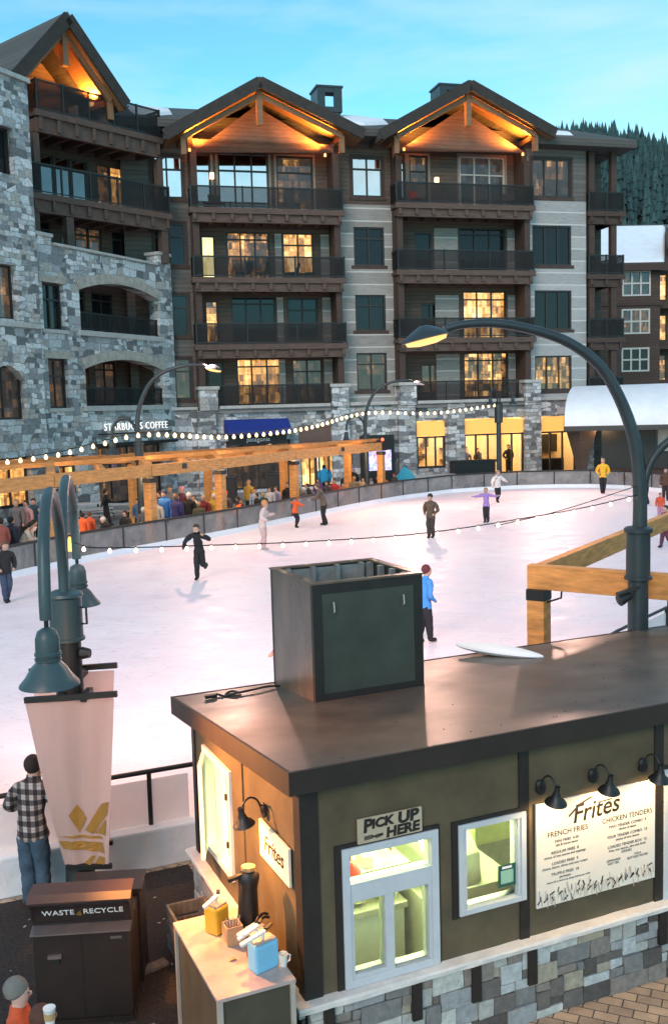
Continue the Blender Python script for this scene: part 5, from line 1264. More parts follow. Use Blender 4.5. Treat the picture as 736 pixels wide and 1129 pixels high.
for k in range(46):
    x = -.64+1.28*k/45+R.uniform(-.01, .01); z = R.uniform(.02, .14); d_ = Vector((R.uniform(-.012, .012), 0, .05))
    m.bar(Vector((x, -.0226, z))-d_, Vector((x, -.0226, z))+d_, .001, .018)
m.build('fry_pattern', mat('grey_print', (.40, .39, .36), .6), t)
t = kt('fries_sign', 'white wooden fries sign on the lamplit side wall of the kiosk', 'sign', -.02, .54, 1.60)
MB().box(-.025, 0, -.35, .35, -.165, .165).build('board', M['board_face'], t, bevel=.004)
text('Frites', .20, M['ink'], t, 'lettering', face_side(-.0265, .0, .0, rad(2)), .0012, sx=1.05, shear=.2, bold=.003)
def gooseneck(label, s, t_, z, side_, energy, group=None):
    g = kt('gooseneck_lamp', label, 'wall lamp', s, t_, z, group, rz=(-PI/2 if side_ else 0.))
    MB().lathe([(.055, 0), (.055, .02), (.03, .04)], 16, (-.03, 0, .10), axis=(0, -1, 0)).build('wall_plate', M['black'], g, smooth=True)
    MB().lathe([(.06, .0), (.06, .02)], 16, (-.03, -.001, .06), axis=(0, -1, 0)).build('wall_plate', M['black'], g)
    P = arc((-.03, -.03, .10), [(0, 0, 0), (0, -.05, .10), (.01, -.13, .135), (.02, -.20, .08), (.03, -.22, .0)], 20)
    MB().tube(P, .010, 8).build('arm', M['black'], g, smooth=True)
    e = P[-1]
    sh_ = MB().lathe([(.028, .06), (.032, .0), (.045, -.03), (.052, -.06), (.10, -.10), (.115, -.125), (.11, -.128), (.05, -.07)], 22, e+Vector((0, 0, 0)), axis=(.0, -.18, 1)).build('lamp_shade', M['black'], g, smooth=True)
    MB().ball(e+Vector((0, .012, -.085)), .032, 10, 6).build('bulb', M['lampglow'], sh_, smooth=True)
    L = lamp('kiosk_lamp', 'SPOT', e+Vector((0, .01, -.13)), energy, (1, .62, .26) if not side_ else (1, .44, .10), g, spot_size=rad(172), spot_blend=.5, shadow_soft_size=.05)
    g.scale = (.86,)*3
    return g
gooseneck('black gooseneck lamp over the left end of the menu board', 2.28, -.02, 1.875, False, MLAMP)
gooseneck('black gooseneck lamp over the middle of the menu board', 2.85, -.02, 1.875, False, MLAMP)
gooseneck('black gooseneck lamp over the right end of the menu board', 3.42, -.02, 1.875, False, MLAMP)
gooseneck('black gooseneck lamp lighting the fries sign on the side wall', -.02, .78, 1.80, True, SLAMP)

# ------------------------------------------------------------------ on the roof
V = kt('rooftop_vent_screen', 'open topped square vent enclosure with dark green panel on the kiosk roof', 'vent enclosure', 1.03, 2.11, 0)
W_, D_, ZT_ = 1.26, 1.22, 3.53
def zb(t): return rz_(2.11+t)-.0
m = MB()
for x0, x1, y0, y1 in ((0, .10, 0, .06), (W_-.10, W_, 0, .06)): m.box(x0, x1, y0, y1, zb(0), ZT_)
m.box(.10, W_-.10, 0, .06, zb(0), zb(0)+.07); m.box(.10, W_-.10, 0, .06, ZT_-.10, ZT_); m.box(W_-.06, W_, .06, D_, zb(D_), ZT_)
m.box(0, W_, D_-.06, D_, zb(D_), ZT_)
m.build('frame', M['kiosk_trim'], V)
MB().box(.10, W_-.10, .008, .05, zb(0)+.07, ZT_-.10).build('panel', M['vent_panel'], V)
m = MB(); m.add([(0, .06, zb(.06)), (.05, .06, zb(.06)), (.05, D_-.06, zb(D_)), (0, D_-.06, zb(D_)), (0, .06, ZT_), (.05, .06, ZT_), (.05, D_-.06, ZT_), (0, D_-.06, ZT_)], [(0, 3, 2, 1), (4, 5, 6, 7), (0, 1, 5, 4), (1, 2, 6, 5), (2, 3, 7, 6), (3, 0, 4, 7)])
m.build('panel', M['vent_bronze'], V)
m = MB(); c_ = .075
m.box(-.012, W_+.012, -.012, c_, ZT_+.001, ZT_+.02); m.box(-.012, W_+.012, D_-c_, D_+.012, ZT_+.001, ZT_+.02); m.box(-.012, c_, c_, D_-c_, ZT_+.001, ZT_+.02); m.box(W_-c_, W_+.012, c_, D_-c_, ZT_+.001, ZT_+.02); m.build('top_cap', M['vent_bronze'], V)
m = MB(); 
for k in range(4):
    x = .15+.30*k; m.box(x, x+.05, D_-.13, D_-.065, zb(D_), ZT_)
    y = .2+.28*k; m.box(W_-.13, W_-.065, y, y+.05, zb(1.), ZT_)
m.box(.06, W_-.06, D_-.075, D_-.062, zb(D_), ZT_-.02); m.build('stud', M['zinc'], V)
MB().box(.05, W_-.06, .06, D_-.06, zb(0)+.35, zb(0)+.40).build('grille', M['zinc'], V)
for x in (.22, 1.02): MB().tube([(x, -.008, ZT_-.20), (x, -.03, ZT_-.19), (x+.005, -.03, ZT_-.29), (x+.005, -.008, ZT_-.30)], .008, 6).build('handle', M['alu'], V)
t = kt('white_board_cover', 'long white tapered cover lying on the back of the kiosk roof', 'cover', 3.90, 3.14, rz_(3.14), rz=rad(-62)); t.scale = (1.32, 1.32, 1.25)
b = MB(); n = 22; vs = []; ns = 12
for i in range(n+1):
    f = -1+2*i/n; w_ = .115*(max(0., 1-abs(f)**2.4))**.65+.004; h = .055*(1-f*f)+.01
    vs += [(f*.46, w_*math.cos(2*PI*k/ns), .045+h*math.sin(2*PI*k/ns)*.8+KS*0) for k in range(ns)]
b.add(vs, [(i*ns+k, i*ns+(k+1) % ns, (i+1)*ns+(k+1) % ns, (i+1)*ns+k) for i in range(n) for k in range(ns)]+[tuple(range(ns)), tuple(n*ns+k for k in range(ns))])
b.build('shell', M['snow'], t, smooth=True)
t = kt('power_cable', 'loose black cable lying along the back left roof edge', 'cable', .2, 3.05, 0)
P = [(.0, .0), (.08, .06), (.16, -.02), (.28, -.05), (.34, .03), (.26, .08), (.18, .04), (.30, -.02), (.48, .0), (.66, .06), (.82, .08)]
P = arc((0, 0, 0), [(x, y, rz_(3.05+y)+.022+.012*math.sin(x*30)) for x, y in P], 60)
MB().tube(P, .012, 6).build('cable', M['black'], t, smooth=True)
MB().box(-.06, .06, -.03, .03, rz_(3.05)+.012, rz_(3.05)+.045).build('plug', M['black'], t)

# ------------------------------------------------------------------ condiment cart beside the kiosk
cart = kt('condiment_cart', 'waist high condiment cart with pinkish top beside the kiosk wall', 'cart', -.82, -.28, GZ)
CW, CD, CH = .63, 1.27, .95-GZ
MB().box(0, CW, 0, CD, CH-.03, CH).build('top', M['cart_top'], cart, bevel=.004)
m = MB(); m.box(.03, CW-.03, .03, CD-.03, .07, CH-.031); m.build('cabinet', M['cart_body'], cart)
for x in (0.005, CW-.045):
    for y in (.005, CD-.045): MB().box(x, x+.04, y, y+.04, .05, CH-.031).build('corner_trim', M['alu'], cart)
for x in (.06, CW-.06):
    for y in (.06, CD-.06): MB().lathe([(.035, -.015), (.035, .015)], 12, (x, y, .035), axis=(1, 0, 0)).build('caster', M['black'], cart)
CZ = .95
def pump_jug(label, s, t_, mname, w_, d_, h, rz):
    g = kt('pump_jug', label, 'pump dispenser', s, t_, CZ, rz=rz)
    MB().box(-w_/2, w_/2, -d_/2, d_/2, 0, h).build('body', M[mname], g, bevel=.022)
    MB().box(-w_/2+.012, w_/2-.012, -d_/2+.012, d_/2-.012, h, h+.018).build('lid', M['cart_top'], g, bevel=.005)
    MB().tube([(0, 0, h+.01), (0, 0, h+.075)], .014, 8).build('pump', M['white_plastic'], g)
    MB().bar((.02, 0, h+.07), (-w_*.95, 0, h+.035), .035, .022).build('spout', M['white_plastic'], g)
    MB().bar((.03, .0, h+.085), (w_*.55, .05, h+.075), .03, .014).build('handle', M['black'], g)
    return g
pump_jug('mustard yellow pump jug at the back of the condiment cart', -.52, .68, 'yellow', .155, .15, .235, rad(30))
pump_jug('light blue pump jug at the front of the condiment cart', -.36, -.02, 'blue_jug', .215, .13, .225, rad(15))
pump_jug('brown pump jug half hidden behind the light blue jug', -.36, .13, 'bin_top', .14, .11, .2, rad(15))
g = kt('airpot', 'tall black airpot leaning by the kiosk wall on the cart', 'airpot', -.28, .58, CZ)
MB().lathe([(.09, 0), (.095, .02), (.085, .2), (.078, .36), (.088, .42), (.095, .47), (.07, .51), (.02, .52)], 20, axis=(.05, .03, 1)).build('body', M['black'], g, smooth=True)
MB().bar((-.04, 0, .49), (-.16, 0, .47), .04, .03).build('spout', M['black'], g)
MB().lathe([(.05, .51), (.06, .52), (.06, .55), (.02, .56)], 14, axis=(.05, .03, 1)).build('cap', M['card'], g, smooth=True)
g = kt('napkin_caddy', 'small wooden caddy of stirrers between the pump jugs', 'caddy', -.45, .47, CZ)
m = MB(); m.box(-.07, .07, -.07, -.06, 0, .15); m.box(-.07, .07, .06, .07, 0, .15); m.box(-.07, -.06, -.06, .06, 0, .15); m.box(.06, .07, -.06, .06, 0, .15); m.box(-.06, .06, -.06, .06, 0, .01); m.build('tray', M['napkin'], g)
for k in range(5): MB().bar((-.03+.015*k, -.02+.01*k, .02), (-.05+.03*k, .01, .2), .006, .004).build('stirrer', M['frame_pale'], g)
for k, (s, t_, h, lab) in enumerate(((-.30, .33, .14, 'white topped pump bottle behind the wooden caddy'), (-.33, .22, .17, 'black handled pump bottle beside the light blue jug'))):
    g = kt('pump_bottle', lab, 'pump bottle', s, t_, CZ, rz=rad(20))
    MB().lathe([(.05, 0), (.052, .02), (.05, h*.8), (.03, h)], 14).build('body', M['white_plastic' if k == 0 else 'bin_top'], g, smooth=True)
    MB().box(-.07, .07, -.045, .045, h+.002, h+.02).build('lid', M['cart_top'], g, bevel=.004)
    MB().bar((0, 0, h+.035), (-.19, -.01, h+.015), .035, .018).build('spout', M['white_plastic'], g)
    MB().tube(arc((0, 0, h+.02), [(0, 0, 0), (.03, 0, .05), (.10, .02, .06), (.16, .03, .03)], 14), .012, 6).build('handle', M['black'], g, smooth=True)
g = kt('paper_cup', 'small paper cup next to the light blue jug', 'cup', -.21, -.06, CZ)
m = MB(); m.lathe([(.027, 0), (.04, .10), (.036, .10), (.025, .006)], 16); m.build('cup', M['board_face'], g, smooth=True)
MB().tube([(.03, 0, .085), (.06, 0, .075), (.055, 0, .03), (.03, 0, .02)], .006, 6).build('handle', M['white_plastic'], g)
g = kt('dried_leaf', 'brown scrap lying on the condiment cart top', 'scrap', -.55, .19, CZ+.002)
MB().prism([(-.03, 0), (-.01, .012), (.02, .016), (.035, .004), (.012, 0), (0, .006)], -.012, .014).build('leaf', M['card'], g)
g = kt('wooden_crate', 'weathered grey wooden crate against the kiosk wall behind the cart', 'crate', -.50, 1.55, GZ)
m = MB()
for z in (.04, .2, .36):
    m.box(0, .42, 0, .03, z, z+.13); m.box(0, .42, 1.02, 1.05, z, z+.13); m.box(0, .03, .03, 1.02, z, z+.13); m.box(.39, .42, .03, 1.02, z, z+.13)
m.box(.03, .39, .03, 1.02, .0, .04); m.box(.03, .39, .5, .53, .04, .42)
m.build('slats', M['grey_wood'], g, bevel=.006)
g = kt('wooden_plank', 'short grey plank lying on the mulch beside the crate', 'plank', -.75, 2.3, GZ+.012, rz=rad(15))
MB().box(-.12, .18, -.06, .06, 0, .035).build('board', M['grey_wood'], g, bevel=.005)
g = thing('door_mat', 'black mat on the pavers in front of the kiosk', 'mat', (3.05, 8.02, GZ+.006), KR)
MB().box(-.42, .9, -.4, .27, 0, .018).build('mat', M['mulch'], g, bevel=.006)

m = MB(); R = random.Random(21)
for k in range(46):
    x = R.uniform(-3.6, -1.5); y = R.uniform(8.0, 11.0); a_ = R.uniform(0, 6); w_ = R.uniform(.006, .02)
    if -2.9 < x < -1.85 and y < 9.7: continue
    d_ = Vector((math.cos(a_), math.sin(a_), 0))*w_; m.bar(Vector((x, y, GZ+.016))-d_, Vector((x, y, GZ+.02))+d_, w_*1.1, .006)
lt = m.build('litter', M['litter']); lt['kind'] = 'stuff'; lt['label'] = 'pale scraps scattered over the dark mulch'
# ------------------------------------------------------------------ waste and recycling bin
B = thing('waste_bin', 'dark brown waste and recycle bin with hooded openings in front of the banner lamp', 'waste bin', (-2.38, 8.55, GZ), rad(4)); B.scale = (1, 1, .93)
bw, bd = .43, .58
m = MB(); m.box(-bw, bw, 0, bd, .06, .965); m.build('body', M['bin'], B, bevel=.012)
MB().box(-bw-.01, bw+.01, -.012, bd+.01, 0, .06).build('plinth', M['bin'], B)
m = MB(side2 := (lambda p: (p[1], p[0], p[2])))
m.prism([(.10, .97), (.02, 1.20), (-.02, 1.235), (-.02, 1.255), (.05, 1.30), (.24, 1.31), (.24, .97)], -bw-.01, bw+.01); h = m.build('hood', M['bin'], B, bevel=.006)
m = MB(side2); m.prism([(-.03, 1.257), (.045, 1.305), (.25, 1.315), (.25, 1.33), (.04, 1.32), (-.035, 1.272)], -bw-.03, bw+.03); m.build('lid', M['bin_top'], B)
m = MB(side2); m.prism([(-.04, .945), (-.04, .96), (.10, .985), (.10, .965)], -bw-.015, bw+.015); m.build('ledge', M['bin_ledge'], B)
tl_ = math.atan2(.08, .23)
for x, txt in ((-.20, 'WASTE'), (.20, 'RECYCLE')):
    Mx = Matrix.Translation((x, .043, 1.125)) @ Matrix.Rotation(PI/2+tl_*1., 4, 'X')
    text(txt, .088, M['white_ink'], B, 'lettering', Mx, .002, sx=1.0)
m = MB(); m.bar((-.03, .05, 1.10), (.0, .037, 1.14), .03, .008); m.bar((-.01, .058, 1.085), (-.01, .045, 1.12), .03, .008); m.build('symbol', M['gold'], B)
m = MB()
for x in (-.21, .21): m.box(x-.15, x+.15, .082, .092, .995, 1.012)
m.build('slot', M['black'], B)
MB().box(-.30, -.18, -.03, -.001, .70, .735).build('latch', M['bin_ledge'], B); MB().box(-.28, -.2, -.02, -.001, .64, .70).build('latch', M['black'], B)
MB().box(.26, .36, -.008, -.001, .86, .885).build('plate', M['bin_ledge'], B)
MB().box(-.005, .005, -.004, -.0005, .08, .93).build('door_gap', M['black'], B)
B2 = thing('waste_bin', 'plain dark bin standing right behind the waste and recycle bin', 'waste bin', (-2.30, 9.17, GZ), rad(4))
MB().box(-.33, .33, 0, .4, 0, .93).build('body', M['bin'], B2, bevel=.012); MB().box(-.35, .35, -.01, .42, .932, .96).build('lid', M['bin'], B2, bevel=.01)
# ------------------------------------------------------------------ people
def person(label, loc, yaw, H=1.7, pose='stand', top=(.05, .05, .06), legs=(.03, .035, .05), boots=(.012, .011, .011), skin=None, hair=(.03, .018, .012), hat=None,
           lean=0., arms=None, legp=None, group=None, top_mat=None, legs_mat=None, bulk=1., skates=False, fingers=False, turn=0., gloves=None, scarf=None, skirt=None, lod=2, face=False):
    """one continuous body grown from a skeleton; local +Y is the way the person faces"""
    cl, sl_ = math.cos(lean), math.sin(lean)
    pz = .53 if pose != 'sit' else .30
    pel = Vector((0, 0, pz))
    def T(x, y, z): return pel+Vector((x, y*cl+z*sl_, -y*sl_+z*cl))      # trunk leans towards +Y
    V = {}; E = []
    def add(n, p, r, seg): V[n] = (Vector(p), r, seg)
    add('pel', pel, .078*bulk, 'legs'); add('mid', T(0, .0, .11), .074*bulk, 'top'); add('chest', T(0, .005, .22), .088*bulk, 'top')
    add('nb', T(0, .0, .295), .055*bulk, 'top'); add('neck', T(0, .008, .335), .030, 'skin')
    hl = .02; add('h0', T(0, .02+hl*0, .375), .044, 'skin'); add('h1', T(0, .022, .42), .051, 'skin'); add('h2', T(0, .015, .462), .044, 'skin')
    E += [('pel', 'mid'), ('mid', 'chest'), ('chest', 'nb'), ('nb', 'neck'), ('neck', 'h0'), ('h0', 'h1'), ('h1', 'h2')]
    A = arms or [((.03, -.012, -.165), (.035, .03, -.31)), ((-.03, -.012, -.165), (-.035, .03, -.31))]
    for q, (el, ha), n in ((1, A[0], 'R'), (-1, A[1], 'L')):
        sh = T(q*.112*bulk**.5, 0, .272)
        add('s'+n, sh, .044*bulk, 'top'); e = sh+Vector(el); w = sh+Vector(ha)
        add('e'+n, e, .034*bulk, 'top'); add('w'+n, e.lerp(w, .88), .023*bulk**.5, 'top')
        d = (w-e).normalized()
        E += [('nb', 's'+n), ('s'+n, 'e'+n), ('e'+n, 'w'+n)]
        add('p'+n, w+d*.018, .022, 'hand'); E.append(('w'+n, 'p'+n))
        if fingers:
            sd = d.cross(Vector((0, 0, 1))); sd = sd.normalized() if sd.length > .1 else Vector((0, 1, 0)); dn = d.cross(sd).normalized()
            for k in range(4):
                b = w+d*.032+sd*(.0105*(k-1.5)); L = (.036, .042, .040, .031)[k]
                add(f'f{n}{k}a', b+d*L*.5+dn*.004, .0062, 'hand'); add(f'f{n}{k}b', b+d*L*.85+dn*.016, .0052, 'hand'); E += [('p'+n, f'f{n}{k}a'), (f'f{n}{k}a', f'f{n}{k}b')]
            add('t'+n, w+d*.018+sd*.028+dn*.01, .0065, 'hand'); add('u'+n, w+d*.036+sd*.034+dn*.018, .0055, 'hand'); E += [('p'+n, 't'+n), ('t'+n, 'u'+n)]
        else:
            add('f'+n, w+d*.058, .014, 'hand'); E.append(('p'+n, 'f'+n))
            sd = d.cross(Vector((0, 0, 1))); sd = sd.normalized() if sd.length > .1 else Vector((0, 1, 0))
            add('t'+n, w+d*.03+sd*.026, .009, 'hand'); E.append(('p'+n, 't'+n))
    if legp is None:
        if pose == 'sit': legp = [((.075, .235, .30), (.075, .25, .045)), ((-.075, .235, .30), (-.075, .22, .045))]
        else: legp = [((.055, .018, .285), (.058, -.005, .045)), ((-.055, .018, .285), (-.058, -.005, .045))]
    for q, (kn, an), n in ((1, legp[0], 'R'), (-1, legp[1], 'L')):
        add('hip'+n, pel+Vector((q*.05, 0, -.025)), .064*bulk**.5, 'legs'); kn = Vector(kn); an = Vector(an)
        add('k'+n, kn, .045, 'legs'); add('c'+n, kn.lerp(an, .35), .042, 'legs'); add('a'+n, an+Vector((0, 0, .012)), .030, 'legs'); 
        dd = (an-kn).normalized(); fw = Vector((0, 1, 0)); fw = (fw-dd*fw.dot(dd)*.8).normalized()
        add('he'+n, an+dd*.012-fw*.012, .029, 'boots'); add('to'+n, an+fw*.095+dd*.022, .024, 'boots')
        E += [('pel', 'hip'+n), ('hip'+n, 'k'+n), ('k'+n, 'c'+n), ('c'+n, 'a'+n), ('a'+n, 'he'+n), ('he'+n, 'to'+n)]
    names = list(V); ix = {n: i for i, n in enumerate(names)}
    me = bpy.data.meshes.new('skeleton'); me.from_pydata([V[n][0]*H for n in names], [(ix[a], ix[b]) for a, b in E], []); me.update()
    ob = bpy.data.objects.new('skeleton', me); COL.objects.link(ob)
    sm = ob.modifiers.new('skin', 'SKIN'); sm.use_smooth_shade = True; sm.branch_smoothing = .6
    for i, n in enumerate(names):
        d = me.skin_vertices[0].data[i]; r = V[n][1]*H*1.16; d.radius = (r*(1.18 if n in ('chest', 'mid', 'pel') else 1.), r*(.86 if n in ('chest', 'mid', 'pel') else 1.)); d.use_root = (n == 'pel')
    ss = ob.modifiers.new('sub', 'SUBSURF'); ss.levels = lod; ss.render_levels = lod
    bpy.context.view_layer.update()
    bm_ = bpy.data.meshes.new_from_object(ob.evaluated_get(bpy.context.evaluated_depsgraph_get()))
    bpy.data.objects.remove(ob); bpy.data.meshes.remove(me)
    segs = []
    for a, b in E:
        s = V[b][2] if V[b][2] != 'top' or V[a][2] != 'skin' else 'top'
        if a == 'nb' and b == 'neck': s = 'top'
        segs.append((V[a][0]*H, V[b][0]*H, s, (V[a][1]+V[b][1])*.5*H))
    mats = {'top': top_mat or cloth(top), 'legs': legs_mat or cloth(legs), 'boots': cloth(boots, .1), 'skin': skin or SKIN, 'hand': cloth(gloves) if gloves else (skin or SKIN)}
    order = list(mats); bm_.materials.clear()
    for k in order: bm_.materials.append(mats[k])
    for p in bm_.polygons:
        c = p.center; best = (9, 'top', None)
        for a, b, s, r in segs:
            ab = b-a; t = max(0., min(1., (c-a).dot(ab)/max(1e-9, ab.dot(ab)))); dd = (c-a-ab*t).length-r
            if dd < best[0]: best = (dd, s, a)
        sg_ = best[1]
        if sg_ in ('top', 'legs') and abs(c.x) < .12*H and (c-pel*H).length < .17*H and not skirt:
            sg_ = 'top' if c.z > (pz-(.055 if pose != 'sit' else .0))*H+lean*c.y*-.3 else 'legs'
            if (c-V['wR'][0]*H).length < .06*H or (c-V['wL'][0]*H).length < .06*H: sg_ = best[1]
        p.material_index = order.index(sg_); p.use_smooth = True
    from mathutils import noise
    sd_ = Vector((loc[0]*3.1, loc[1]*1.7, 0.))
    lab_ = {}
    for p in bm_.polygons:
        for vi in p.vertices: lab_.setdefault(vi, order[p.material_index])
    for v_ in bm_.vertices:                         # folds and slack of the clothes
        k_ = lab_.get(v_.index)
        if k_ in ('top', 'legs'):
            q_ = Vector(v_.co)/H; s_ = Vector((q_.x*11, q_.y*11, q_.z*15))
            a_ = .010 if k_ == 'top' else .008
            v_.co = v_.co+v_.normal*(H*(a_*noise.noise(s_+sd_)+a_*.6*noise.noise(s_*2.3+sd_)+.004+(.010*max(0., 1-abs(q_.z-pz+.03)/.05) if k_ == 'top' and abs(q_.x) < .12 else 0.)))
    bm_.name = 'person'
    o = bpy.data.objects.new('person', bm_); COL.objects.link(o); o.location = loc; o.rotation_euler = (0, 0, yaw)
    tag(o, label, 'person', group)
    hc = T(0, .012, .425)*H
    if hat:
        m = MB(); m.ball(hc+Vector((0, -.013*H, .022*H)), .0655*H, 16, 10, (.97, 1.06, 1.0))
        if face:
            m.lathe([(.058*H, -.016*H), (.067*H, -.012*H), (.069*H, 0), (.067*H, .012*H), (.058*H, .016*H)], 18, hc+Vector((0, -.010*H, .014*H)), axis=(0, -.35, 1))
        m.build('hat', cloth(hat), o, smooth=True)
    elif hair:
        m = MB(); m.ball(hc+Vector((0, -.016*H, .010*H)), .061*H, 14, 9, (.96, 1.04, 1.06)); m.build('hair', cloth(hair, .3), o, smooth=True)
    if face:
        m = MB(); f0 = T(0, .022, .41)*H; m.ball(f0+Vector((0, .052*H, -.003*H)), .011*H, 8, 6, (.8, 1.2, 1.4)); m.build('nose', skin or SKIN, o, smooth=True)
        for q in (-1, 1): MB().ball(f0+Vector((q*.022*H, .050*H, .012*H)), .005*H, 8, 6).build('eye', M['black'], o, smooth=True)
        m = MB(); m.ball(f0+Vector((0, .048*H, -.026*H)), .012*H, 8, 6, (1.1, .5, .3)); m.build('mouth', cloth((.30, .10, .09)), o, smooth=True)
    if scarf: MB().lathe([(.05*H, -.02*H), (.058*H, 0), (.05*H, .02*H)], 14, T(0, .004, .318)*H).build('scarf', cloth(scarf), o, smooth=True)
    if skirt: MB().lathe([(.10*H, pel.z*H-.24*H), (.098*H, pel.z*H-.08*H), (.082*H, pel.z*H+.06*H)], 14).build('coat_skirt', cloth(skirt), o, smooth=True)
    if skates:
        for q, (kn, an) in ((1, legp[0]), (-1, legp[1])):
            a = Vector(an)*H; dd = (Vector(an)-Vector(kn)).normalized(); fw = Vector((0, 1, 0)); fw = (fw-dd*fw.dot(dd)*.8).normalized()
            MB().bar(a+dd*.052*H-fw*.03*H, a+dd*.056*H+fw*.10*H, .006, .03*H).build('skate_blade', M['alu'], o)
    return o
def stand_at(x, y, z=0.): return onz(x, y, z)
WALK = [((.05, .055, .285), (.05, .10, .05)), ((-.05, -.01, .28), (-.055, -.13, .07))]
GLIDE = [((.055, .05, .29), (.055, .02, .05)), ((-.06, -.03, .29), (-.09, -.19, .16))]
KICK = [((.03, .06, .29), (.05, .02, .05)), ((-.05, -.0, .27), (-.04, -.20, .23))]
NEARW = [((.045, .04, .28), (.035, .03, .045)), ((-.045, .035, .28), (-.03, -.045, .05))]
BENT = [((.07, -.06, -.13), (-.02, .07, -.15)), ((-.07, -.06, -.13), (.02, .07, -.15))]
FORW = [((.04, .06, -.14), (.01, .19, -.16)), ((-.04, .06, -.14), (-.01, .19, -.16))]
OUT = [((.15, .0, -.04), (.30, .03, -.05)), ((-.15, .0, -.03), (-.30, .02, .0))]
POCK = [((.06, -.05, -.15), (-.0, .06, -.24)), ((-.06, -.05, -.15), (.0, .06, -.24))]
SWING = [((.06, -.10, -.12), (.10, -.16, -.24)), ((-.06, .07, -.13), (-.02, .18, -.10))]
DEG = rad
# skaters
person('man in dark jacket and jeans gliding at the left end of the rink', stand_at(8, 664), rad(-140), 1.75, top=(.018, .016, .018), legs=(.035, .055, .10), lean=.12, arms=POCK, legp=NEARW, skates=True, hair=(.10, .06, .04), bulk=1.08)
person('man all in black skating towards the kiosk with hand to his face', stand_at(221, 639), rad(165), 1.78, top=(.010, .010, .011), legs=(.012, .012, .014), lean=.22, arms=[((.13, -.02, -.09), (.19, -.05, -.22)), ((-.14, .02, -.06), (-.03, .10, .03))], legp=KICK, skates=True, hair=(.05, .03, .02), bulk=1.02)
person('blurred skater in pale pink and white clothes near the barrier', stand_at(290, 606), rad(-95), 1.85, top=(.62, .50, .47), legs=(.50, .36, .34), boots=(.4, .36, .35), lean=.15, arms=[((.08, -.02, -.12), (.12, .10, -.16)), ((-.10, .04, -.10), (-.05, .18, -.08))], legp=NEARW, skates=True, hat=(.55, .24, .10), bulk=1.12)
person('child in orange vest crouching along the barrier', stand_at(325, 582), rad(-60), 1.42, top=(.62, .10, .03), legs=(.015, .014, .016), lean=.35, arms=OUT, legp=[((.08, .10, .30), (.03, .02, .05)), ((-.07, .12, .28), (-.06, .08, .05))], skates=True, hair=(.20, .08, .04), gloves=(.5, .1, .04), bulk=1.15)
person('adult in grey brown sweater bending over beside the orange child', stand_at(358, 579), rad(80), 1.95, top=(.12, .085, .065), legs=(.014, .013, .015), lean=.38, arms=FORW, legp=NEARW, skates=True, hair=(.12, .075, .04), bulk=1.06)
person('skater in camouflage jacket standing mid ice', stand_at(475, 593), rad(150), 1.74, top=(.10, .07, .045), legs=(.045, .035, .03), lean=.05, arms=POCK, legp=NEARW, skates=True, hat=(.035, .028, .022), bulk=1.08)
person('girl in purple top skating with both arms stretched out', stand_at(536, 576), rad(150), 1.55, top=(.33, .20, .50), legs=(.02, .018, .025), lean=.1, arms=OUT, legp=NEARW, skates=True, hair=(.35, .16, .08), bulk=.95)
person('skater in white jacket and black trousers near the lamp post', stand_at(548, 554), rad(-150), 1.72, top=(.66, .62, .60), legs=(.014, .013, .015), lean=.08, arms=[((.07, -.03, -.14), (.1, .02, -.27)), ((-.13, -.0, -.10), (-.22, .02, -.16))], legp=NEARW, skates=True, hair=(.32, .2, .12), bulk=1.15)
person('skater in bright yellow jacket at the far right of the rink', stand_at(664, 544), rad(170), 1.98, top=(.78, .42, .03), legs=(.014, .013, .015), arms=POCK, legp=NEARW, skates=True, hair=(.4, .28, .16), bulk=1.1)
person('skater in bright blue jacket gliding behind the vent enclosure', stand_at(468, 709), rad(-60), 1.74, top=(.05, .24, .62), legs=(.012, .012, .016), lean=.10, arms=POCK, legp=[((.03, .05, .285), (.03, .07, .05)), ((-.05, .0, .28), (-.05, -.06, .06))], skates=True, hair=(.10, .022, .03), bulk=.92, lod=2)
person('skater in dusty pink top mostly hidden behind the vent enclosure', onz(329, 775, 0), rad(112), 1.6, top=(.42, .19, .15), legs=(.05, .04, .05), lean=.45, arms=[((.05, .02, -.14), (.06, .12, -.22)), ((-.07, .04, -.13), (-.13, .14, -.20))], legp=NEARW, skates=True)
person('dark skater bending forward behind the big lamp post', stand_at(712, 556), rad(95), 1.7, top=(.02, .018, .02), legs=(.014, .013, .015), lean=.85, arms=FORW, legp=NEARW, skates=True)
person('small child in red and orange suit on the ice by the lamp post', stand_at(727, 571), rad(160), 1.1, top=(.60, .08, .03), legs=(.45, .20, .30), skates=True, hat=(.3, .06, .03), bulk=1.2)
person('skater in brown jacket at the far right edge of the ice', stand_at(733, 552), rad(160), 1.7, top=(.10, .045, .03), legs=(.03, .02, .02), skates=True, bulk=1.1)
person('skater in dark maroon trousers under the orange timber frame', stand_at(733, 604), rad(120), 1.5, top=(.16, .05, .10), legs=(.10, .025, .05), skates=True, legp=WALK)
